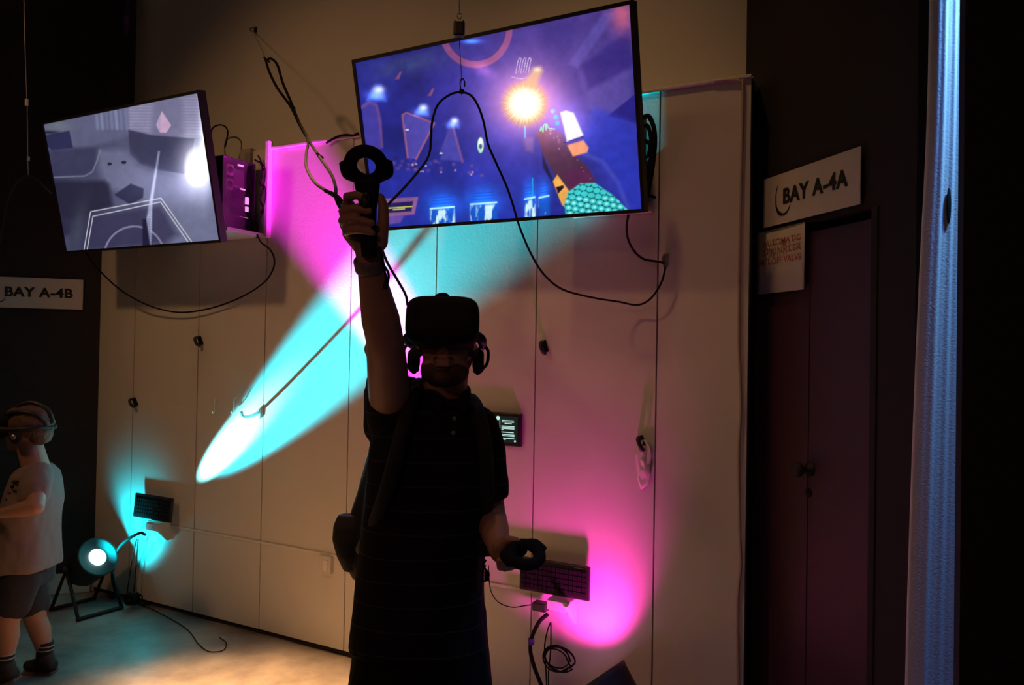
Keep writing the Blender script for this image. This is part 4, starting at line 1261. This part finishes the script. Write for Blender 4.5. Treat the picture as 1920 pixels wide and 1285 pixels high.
# right hand round the grip: palm behind and to the left, fingers across the front
HD = 1.79
PB = at(690, 476, HD + .034)
mb.chain([WR_, PB], [.029, .030], 18)
Kn = [at(653, 383, HD + .005), at(648, 402, HD + .008), at(648, 421, HD + .010), at(653, 439, HD + .010)]
for k_, r_ in zip(Kn, (.0125, .0125, .012, .0115)):
    mb.chain([at(682, 468, HD + .032), k_], [.021, r_ + .003], 14)
mb.chain([at(690, 470, HD + .036), at(668, 415, HD + .028), at(672, 390, HD + .026)], [.020, .018, .012], 14)
fing = [
    [Kn[0], at(651, 369, HD - .018), at(668, 366, HD - .036), at(687, 372, HD - .034)],
    [Kn[1], at(643, 396, HD - .020), at(663, 391, HD - .042), at(692, 396, HD - .040)],
    [Kn[2], at(642, 414, HD - .020), at(664, 411, HD - .042), at(697, 418, HD - .040)],
    [Kn[3], at(649, 434, HD - .018), at(670, 431, HD - .038), at(699, 437, HD - .036)],
]
for fp, rr in zip(fing, ((.0115, .0108, .0100, .0085), (.0118, .0112, .0104, .0088), (.0115, .0108, .0100, .0085), (.0105, .0098, .0092, .0078))):
    mb.chain(fp, rr, 12)
mb.chain([PB, at(711, 454, HD + .012), at(719, 418, HD - .004), at(719, 388, HD - .006), at(714, 370, HD - .008)], [.024, .021, .014, .0125, .0095], 14)
# left arm, bent, hand forward at waist height
EL = at(922, 975, 2.14); WL = at(938, 1035, 1.97); SHL = at(897, 815, 2.16)
mb.chain([SHL, SHL.lerp(EL, .5), EL], [.046, .043, .041], 20)
mb.chain([EL, EL.lerp(WL, .35), WL], [.043, .040, .028], 20)
LD = 1.93
PL = at(944, 1037, LD + .01)
mb.chain([WL, PL, at(966, 1040, LD + .006)], [.028, .026, .022], 16)
# fingers curl round underneath the grip, thumb lies on top
for k, (bx, by, r_) in enumerate(((966, 1052, .0105), (956, 1055, .0108), (946, 1057, .0105), (937, 1056, .0095))):
    mb.chain([at(bx, by - 17, LD + .014), at(bx + 2, by + 4, LD + .008), at(bx + 1, by + 8, LD - .016), at(bx - 2, by - 4, LD - .030)], [r_ + .003, r_, r_, r_ * .82], 12)
mb.chain([at(936, 1026, LD), at(950, 1013, LD - .008), at(966, 1015, LD - .014), at(978, 1022, LD - .016)], [.019, .013, .0115, .0095], 12)
body = obj('body', mb, M['skin'], man, voxel=.0038, smooth=3)
# short beard and hair
mb = MB()
mb.ell(hl(0, -.0255, -.066), (.0668, .0605, .042), RH, 24, 14)
mb.ell(hl(0, -.070, -.094), (.0255, .0215, .0195), RH, 16, 10)
mb.ell(hl(0, -.0875, -.0775), (.018, .010, .006), RH, 14, 8)
mb.cap(hl(-.022, -.092, -.047), hl(.022, -.092, -.047), .0045, .0045, 8)
obj('beard', mb, M['beard'], man, voxel=.003, smooth=2)
mb = MB(); mb.ell(hl(0, .020, .040), (.081, .096, .090), RH, 28, 18)
mb.ell(hl(0, .050, -.010), (.070, .062, .060), RH, 20, 12)
obj('hair', mb, M['hair'], man, voxel=.005, smooth=2, disp=folds(.002, 60, 3))
# polo shirt
mb = MB()
px_loft(mb, [(742, 772, 878, .065, .02), (757, 748, 896, .085, .01), (775, 722, 908, .10), (800, 702, 920, .112), (850, 690, 928, .122), (900, 686, 926, .126), (960, 682, 918, .128),
             (1010, 677, 912, .130), (1060, 670, 908, .132), (1110, 664, 908, .134), (1160, 660, 910, .136), (1205, 656, 915, .138), (1213, 657, 916, .137)], 2.16)
# raised sleeve sliding back down the arm
ua = (EB - SH).normalized()
mb.chain([at(748, 800, 2.15), at(735, 765, 2.11), at(727, 722, 2.085)], [.082, .076, .060], 24)
mb.chain([at(715, 800, 2.17), at(706, 740, 2.17), at(701, 700, 2.16)], [.050, .036, .014], 16)
mb.chain([at(748, 745, 2.12), at(768, 726, 2.15), at(790, 730, 2.18)], [.045, .034, .030], 18)
# hanging left sleeve
mb.chain([at(893, 800, 2.17), at(908, 850, 2.165), at(918, 910, 2.155)], [.062, .061, .057], 22)
a0_ = at(918, 905, 2.155); a1_ = at(924, 938, 2.145); dd_ = (a1_ - a0_).normalized()
rx_ = dd_.cross(YA).normalized()
mb.loft([wr(a0_, rx_, YA, .058, .062, 26, 2), wr(a1_, rx_, YA, .047, .064, 26, 2)])
shirt = obj('polo_shirt', mb, M['shirt'], man, voxel=.0065, smooth=7, disp=folds(.0065, 9, 1))
# collar with open neck
mb = MB()
cp = [(800, 724, 2.13), (818, 742, 2.095), (840, 757, 2.075), (855, 763, 2.07), (862, 756, 2.08), (874, 742, 2.13), (874, 728, 2.20), (850, 716, 2.25), (815, 712, 2.25), (797, 716, 2.19), (800, 724, 2.13)]
mb.tube([at(*q) for q in cp], .011, 10, flat=1.0)
mb.prism([at(868, 738, 2.085), at(885, 758, 2.065), at(872, 778, 2.05), at(852, 762, 2.055)], YA, .006)
mb.prism([at(800, 725, 2.085), at(838, 755, 2.052), at(822, 776, 2.045), at(792, 742, 2.07)], YA, .006)
obj('collar', mb, M['shirt'], man, voxel=.004, smooth=3)
for k, (x, y) in enumerate(((852, 785), (850, 812))):
    mb = MB(); mb.lathe([(.0005, 0), (.006, 0), (.006, .0025), (.0005, .003)], at(x, y, 2.028), -YA, 14)
    obj('button', mb, mat('grey_button', (.20, .19, .19), .4), man)
# loose dark shorts and shoes
mb = MB()
px_loft(mb, [(1185, 668, 905, .120), (1230, 664, 915, .128), (1262, 663, 922, .130)], 2.16)
for h_, k_, sg in ((hipR, kneeR, -1), (hipL, kneeL, 1)):
    mb.chain([h_ + Vector((sg * .004, 0, -.10)), k_ + Vector((sg * .008, 0, .02))], [.112, .098], 26)
obj('shorts', mb, M['trousers'], man, voxel=.007, smooth=6, disp=folds(.006, 10, 8))
for a_ in (ankR, ankL):
    mb = MB(); b_ = Vector((a_.x, a_.y, 0))
    mb.loft([wr(b_ + Vector((0, -.055, z_)), XA, YA, rx, ry, 24, 2.6) for z_, rx, ry in ((.0, .046, .138), (.02, .049, .141), (.05, .046, .132))])
    mb.loft([wr(b_ + Vector((0, -.02, .045)), XA, YA, .045, .095, 24), wr(b_ + Vector((0, .005, .10)), XA, YA, .044, .055, 24)])
    obj('shoe', mb, M['shoe'], man, voxel=.005, smooth=3)
# paper wristband on the raised arm
mb = MB(); wa = (WR_ - EB).normalized(); wc = WR_ - wa * .005
mb.lathe([(.0345, -.016), (.0362, -.012), (.0362, .012), (.0345, .016), (.031, .016), (.031, -.016), (.0345, -.016)], wc, wa, 28, cap=False)
tag(obj('wristband', mb, mat('printed_wristband', (.16, .12, .12), .6, var=.6, vscale=60)), 'printed band round the wrist of the raised arm', 'wristband')

# ------------------------------------------------------------------ what the man wears and holds
t = thing('headset', 'black virtual reality headset with headphones over the man\'s eyes', 'headset', hl(0, -.09, .045))
mb = MB()
fc = hl(0, -.135, .052)
HX, HY, HZ = RH @ XA, RH @ YA, RH @ Z
def hq(x, y, z): return hl(x, y, z)
rings = []
for y_, rx, rz, zc in ((-.055, .078, .047, .030), (-.085, .086, .052, .032), (-.11, .093, .060, .036), (-.135, .0955, .0655, .038), (-.165, .0945, .064, .038), (-.178, .088, .056, .038), (-.182, .070, .040, .038)):
    rings.append(wr(hq(0, y_, zc), HX, HZ, rx, rz, 40, 4.2))
mb.loft(rings)
obj('visor', mb, M['matte_black'], t)
mb = MB()
rings = []
for y_, rx, rz in ((-.050, .074, .044), (-.075, .077, .047)):
    rings.append(wr(hq(0, y_, .024), HX, HZ, rx, rz, 36, 3))
mb.loft(rings); obj('face_cushion', mb, M['foam'], t)
for sg in (-1, 1):
    mb = MB(); mb.tube([hq(sg * .080, -.105, .020), hq(sg * .098, -.075, .012), hq(sg * .101, -.03, .012), hq(sg * .096, .03, .018), hq(sg * .07, .09, .02), hq(0, .125, .0)], [.012, .014, .012, .010, .011, .015], 12)
    st = obj('side_strap', mb, M['black_plastic'], t)
    mb = MB(); mb.lathe([(.030, 0), (.034, .006), (.034, .020), (.026, .028), (.0005, .029)], hq(sg * .076, .004, -.030), HX * sg, 28)
    mb.ell(hq(sg * .088, .004, -.030), (.016, .034, .038), RH, 20, 12)
    obj('headphone', mb, M['foam'], t)
    mb = MB(); mb.tube([hq(sg * .104, -.02, .012), hq(sg * .116, -.01, -.004), hq(sg * .114, .0, -.035), hq(sg * .100, .004, -.052)], .0045, 10)
    obj('headphone_arm', mb, M['black_plastic'], t)
mb = MB(); mb.tube([hq(-.006, -.10, .092), hq(-.004, -.06, .118), hq(-.002, .0, .137), hq(0, .06, .118), hq(0, .115, .04)], .011, 12, flat=.4); obj('top_strap', mb, M['black_plastic'], t)
mb = MB(); mb.tube([hq(-.030, -.115, .098), hq(-.022, -.11, .120), hq(.000, -.10, .128), hq(.018, -.09, .112)], .005, 10); obj('cable_loop', mb, M['black_rubber'], t)

vz = Vector((0, 1, 0))
gc = at(690, 418, HD - .008)
top = at(690, 318, HD - .008)
gy = (at(689, 352, HD - .012) - at(692, 478, HD - .006)).normalized()
gz = (vz - gy * vz.dot(gy)).normalized(); gx = gy.cross(gz)
hand_controller(at(691, 409, HD - .009), gx, gy, gz, 'black ring topped controller held high in the raised hand')
RN2 = Vector((.10, -.45, .89)).normalized(); RY2 = Vector((.62, -.72, -.43)); RY2 = (RY2 - RN2 * RY2.dot(RN2)).normalized()
cT_, sT_ = math.cos(math.radians(38)), math.sin(math.radians(38))
gy = RY2 * cT_ + RN2 * sT_; gz = RN2 * cT_ - RY2 * sT_; gx = gy.cross(gz)
hand_controller(at(984, 1040, LD - .045) - gy * .118 + gz * .012, gx, gy, gz, 'black controller held low at the waist before the right keyboard')
mb = MB(); mb.tube([at(911, 1050, LD), at(906, 1062, LD), at(916, 1075, LD), at(914, 1086, LD), at(906, 1090, LD), at(903, 1078, LD), at(910, 1060, LD)], .0028, 8)
mb.box(at(913, 1080, LD), (1, 0, 0), (0, 1, 0), (0, 0, 1), .012, .008, .022)
tag(obj('wrist_strap', mb, M['black_rubber']), 'wrist strap dangling from the controller at the waist', 'strap')
mb = MB(); mb.tube([at(712, 462, HD), at(716, 482, HD), at(718, 495, HD + .01), at(728, 512, HD + .01), at(727, 530, HD + .01), at(721, 540, HD + .01), at(724, 522, HD + .01), at(718, 498, HD + .02)], .0032, 8)
mb.box(at(723, 538, HD + .01), (1, 0, 0), (0, 1, 0), (0, 0, 1), .010, .008, .012)
tag(obj('wrist_strap', mb, M['black_rubber']), 'wrist strap hanging beside the raised forearm', 'strap')

# backpack behind his right hip with shoulder straps
bk = Vector((at(700, 950, 2.40).x, 2.40, at(700, 1085, 2.40).z))
t = thing('backpack', 'black backpack on the man\'s back, bulging out past his hip', 'backpack', bk)
mb = MB()
px_loft(mb, [(742, 735, 850, .04, -.03), (780, 712, 880, .07), (850, 690, 885, .09), (900, 676, 885, .10), (950, 662, 880, .11), (1000, 648, 875, .115), (1045, 645, 870, .115), (1080, 660, 860, .10), (1094, 685, 850, .07)], 2.38)
obj('pack_body', mb, M['pack'], t, voxel=.008, smooth=5, disp=folds(.006, 11, 5))
mb = MB()
px_loft(mb, [(965, 634, 690, .03), (985, 626, 690, .045), (1010, 624, 690, .05), (1040, 632, 690, .048), (1070, 645, 690, .03)], 2.34)
obj('side_pocket', mb, M['mesh_pocket'], t, voxel=.005, smooth=3)
for pts_, nm in (([(795, 735, 2.26), (785, 722, 2.16), (772, 745, 2.08), (757, 800, 2.035), (742, 860, 2.02), (722, 930, 2.035), (700, 990, 2.10), (680, 1030, 2.22)], 'a'), ([(870, 755, 2.26), (884, 752, 2.16), (896, 775, 2.085), (906, 820, 2.05), (912, 880, 2.055), (912, 940, 2.09), (900, 1000, 2.2)], 'b')):
    mb = MB(); P_ = [at(*q) for q in pts_]
    mb.tube(P_, .021, 12, flat=1.0)
    o = obj('shoulder_strap', mb, M['pack'], t)

# ------------------------------------------------------------------ the child at the left edge, in profile
KD = 3.46
kl = Vector((at(45, 1270, KD).x, KD, 0))
kid = thing('person', 'child in pale T-shirt and dark shorts wearing a headset, facing left at the photo\'s edge', 'person', kl)
mb = MB()
HK = at(50, 806, KD)
def kq(x, y, z): return HK + Vector((-x, y, z))      # x forward (to the left of the photo)
mb.ell(kq(-.012, 0, .015), (.092, .074, .088), None, 26, 16)
mb.ell(kq(.034, 0, -.028), (.054, .056, .066), None, 22, 14)
mb.ell(kq(.050, 0, -.076), (.034, .036, .022), None, 16, 10)
mb.cap(kq(.086, 0, -.012), kq(.100, 0, -.032), .009, .011, 10)
mb.cap(kq(.080, -.012, -.056), kq(.080, .012, -.056), .007, .007, 8)
for sg in (-1, 1): mb.ell(kq(-.006, sg * .074, -.018), (.018, .008, .026), None, 12, 8)
for sg in (-1, 1): mb.ell(kq(.076, sg * .028, .004), (.012, .013, .011), None, 10, 8)
mb.cap(kq(-.008, 0, -.05), at(68, 878, KD), .052, .056, 18)
px_loft(mb, [(885, 42, 86, .12), (940, 24, 96, .115), (1000, 20, 92, .11), (1070, 14, 84, .11)], KD)
# near arm
sA = at(70, 905, KD - .13); eA = at(66, 950, KD - .22); hA = at(8, 962, KD - .24)
mb.chain([sA, eA], [.042, .036], 16); mb.chain([eA, eA.lerp(hA, .4), hA], [.036, .033, .022], 16)
mb.chain([hA, at(-8, 962, KD - .23)], [.022, .020], 12)
for k in range(4): mb.chain([at(-8, 962 + k * 4, KD - .24), at(-20, 963 + k * 4, KD - .11), at(-24, 967 + k * 4, KD - .085)], [.0095, .0085, .007], 10)
mb.chain([at(2, 960, KD - .11), at(-9, 954, KD - .115), at(-18, 955, KD - .11)], [.010, .009, .0075], 10)
sB = at(60, 905, KD + .13); eB = at(45, 962, KD + .14); hB = at(-5, 975, KD + .08)
mb.chain([sB, eB, hB], [.040, .034, .022], 14)
# legs: rear leg to the right, front leg cut by the frame
hp1 = at(52, 1090, KD + .06); kn1 = at(66, 1160, KD + .07); an1 = at(84, 1222, KD + .07)
hp2 = at(38, 1090, KD - .07); kn2 = at(14, 1165, KD - .10); an2 = at(10, 1238, KD - .10)
mb.chain([hp1, kn1], [.068, .047], 18); mb.chain([kn1, kn1.lerp(an1, .35) + Vector((.006, 0, 0)), an1], [.045, .046, .030], 16)
mb.chain([hp2, kn2], [.068, .047], 18); mb.chain([kn2, kn2.lerp(an2, .35) + Vector((.006, 0, 0)), an2], [.045, .046, .030], 16)
mb.cap(an1 + Vector((.008, 0, -.03)), at(66, 1262, KD + .07), .028, .022, 12)
mb.cap(an2 + Vector((.008, 0, -.03)), at(-8, 1276, KD - .10), .028, .022, 12)
obj('body', mb, M['skin'], kid, voxel=.0045, smooth=3)
mb = MB(); mb.ell(kq(-.022, 0, .026), (.094, .081, .088), None, 26, 16); mb.ell(kq(-.062, 0, -.020), (.046, .062, .048), None, 20, 12)
mb.ell(kq(.038, 0, .066), (.048, .056, .036), None, 18, 10)
obj('hair', mb, M['kid_hair'], kid, voxel=.005, smooth=2, disp=folds(.004, 45, 2))
mb = MB()
px_loft(mb, [(868, 56, 84, .055), (876, 46, 90, .10), (888, 38, 96, .135), (910, 28, 101, .145), (940, 20, 103, .145), (970, 14, 100, .14), (1000, 9, 98, .145), (1030, 3, 99, .15), (1055, -2, 101, .155), (1064, -3, 101, .154)], KD)
mb.chain([at(74, 892, KD - .10), at(68, 915, KD - .15), at(64, 932, KD - .165)], [.062, .064, .060], 20)
mb.chain([at(70, 892, KD + .10), at(58, 932, KD + .155)], [.060, .058], 18)
obj('t_shirt', mb, M['tee'], kid, voxel=.007, smooth=5, disp=folds(.008, 12, 4))
# dark print on the chest side
mb = MB()
for (x, y, w_, h_) in ((30, 903, 9, 3), (26, 912, 6, 5), (38, 908, 5, 8), (22, 924, 9, 3), (16, 936, 5, 4), (31, 920, 8, 3)):
    mb.ell(at(x, y, KD - .118 - .0005 * (x)), (w_ * .0017, .020, h_ * .0020), None, 14, 8)
obj('shirt_print', mb, M['ink'], kid)
mb = MB()
px_loft(mb, [(1048, 6, 92, .125), (1075, 2, 91, .13), (1095, 0, 90, .13)], KD)
mb.chain([at(50, 1085, KD + .065), at(58, 1130, KD + .07)], [.082, .076], 20)
mb.chain([at(38, 1085, KD - .07), at(26, 1132, KD - .085)], [.082, .074], 20)
obj('shorts', mb, M['kid_shorts'], kid, voxel=.007, smooth=5, disp=folds(.006, 14, 6))
for an, toe, nm in ((an1, at(66, 1264, KD + .07), 0), (an2, at(-8, 1278, KD - .10), 1)):
    ax_ = Vector((0, 0, 1))
    mb = MB(); mb.lathe([(.034, -.025), (.035, .02), (.034, .045)], an, (Vector((.06, 0, 1))).normalized(), 20); sk = obj('sock', mb, M['sock'], kid)
    for z_ in (.012, .030):
        mb = MB(); mb.lathe([(.0354, -.003), (.0362, 0), (.0354, .003)], an + Vector((.06 * z_, 0, z_)), (Vector((.06, 0, 1))).normalized(), 20, cap=False); obj('sock_stripe', mb, M['sock_band'], sk)
    heel = an + Vector((.022, 0, -.062)); heel.z = max(heel.z, .035)
    tz = toe.copy(); tz.z = .034; hz = heel.copy()
    mb = MB(); mb.cap(hz, tz, .036, .031, 18); mb.cap(an + Vector((.006, 0, -.03)), hz.lerp(tz, .45) + Z * .012, .037, .030, 18); mb.cap(tz, tz + (tz - hz).normalized() * .03, .031, .024, 14)
    sh = obj('shoe', mb, M['shoe'], kid, voxel=.005, smooth=3)
    dv = (tz - hz).normalized(); side = dv.cross(Z).normalized(); un = side.cross(dv).normalized()
    mb = MB(); m_c = (hz + tz) / 2 + dv * .012 - un * .030
    mb.box(m_c, dv, side, un, (tz - hz).length + .075, .060, .014); obj('sole', mb, M['shoe_sole'], sh, bevel=.005)

t = thing('headset', 'black headset with straps on the child\'s head at the left edge', 'headset', kq(.09, 0, .02))
mb = MB()
rings = [wr(kq(x_, 0, .012), YA, Z, ry, rz, 32, 3.6) for x_, ry, rz in ((.05, .072, .040), (.09, .086, .050), (.13, .088, .052), (.165, .082, .046), (.172, .06, .03))]
mb.loft(rings); obj('visor', mb, M['matte_black'], t)
for sg in (-1, 1):
    mb = MB(); mb.tube([kq(.09, sg * .086, .012), kq(.03, sg * .090, .010), kq(-.04, sg * .088, .012), kq(-.09, sg * .060, .012), kq(-.118, 0, .010)], .011, 10); obj('side_strap', mb, M['black_plastic'], t)
    mb = MB(); mb.ell(kq(-.006, sg * .088, -.022), (.030, .014, .032), None, 18, 12); ph_ = obj('headphone', mb, M['foam'], t)
    mb = MB(); mb.lathe([(.012, 0), (.012, .004), (.0005, .005)], kq(-.006, sg * .102, -.022), YA * sg, 16); obj('metal_cap', mb, M['metal'], ph_)
mb = MB(); mb.tube([kq(.09, 0, .060), kq(.05, 0, .100), kq(-.02, 0, .122), kq(-.09, 0, .090), kq(-.118, 0, .03)], .012, 10); obj('top_strap', mb, M['black_plastic'], t)
mb = MB(); mb.tube([kq(.06, -.050, .070), kq(.0, -.068, .085), kq(-.07, -.06, .075), kq(-.11, -.03, .03)], .009, 10); obj('crown_strap', mb, M['black_plastic'], t)
t = thing('game_controller', 'black controller in the child\'s hands at the left edge', 'controller', at(0, 982, KD - .10))
mb = MB(); mb.tube([at(14, 986, KD - .11), at(2, 977, KD - .11), at(-14, 968, KD - .105)], [.012, .015, .016], 12); obj('handle', mb, M['matte_black'], t)
mb = MB()
c = at(-40, 955, KD - .10); pts = [c + Vector((.042 * math.cos(a), .03 * math.sin(a), .042 * math.sin(a))) for a in (2 * PI * k / 16 for k in range(17))]
mb.tube(pts, .013, 10); obj('tracking_ring', mb, M['matte_black'], t)
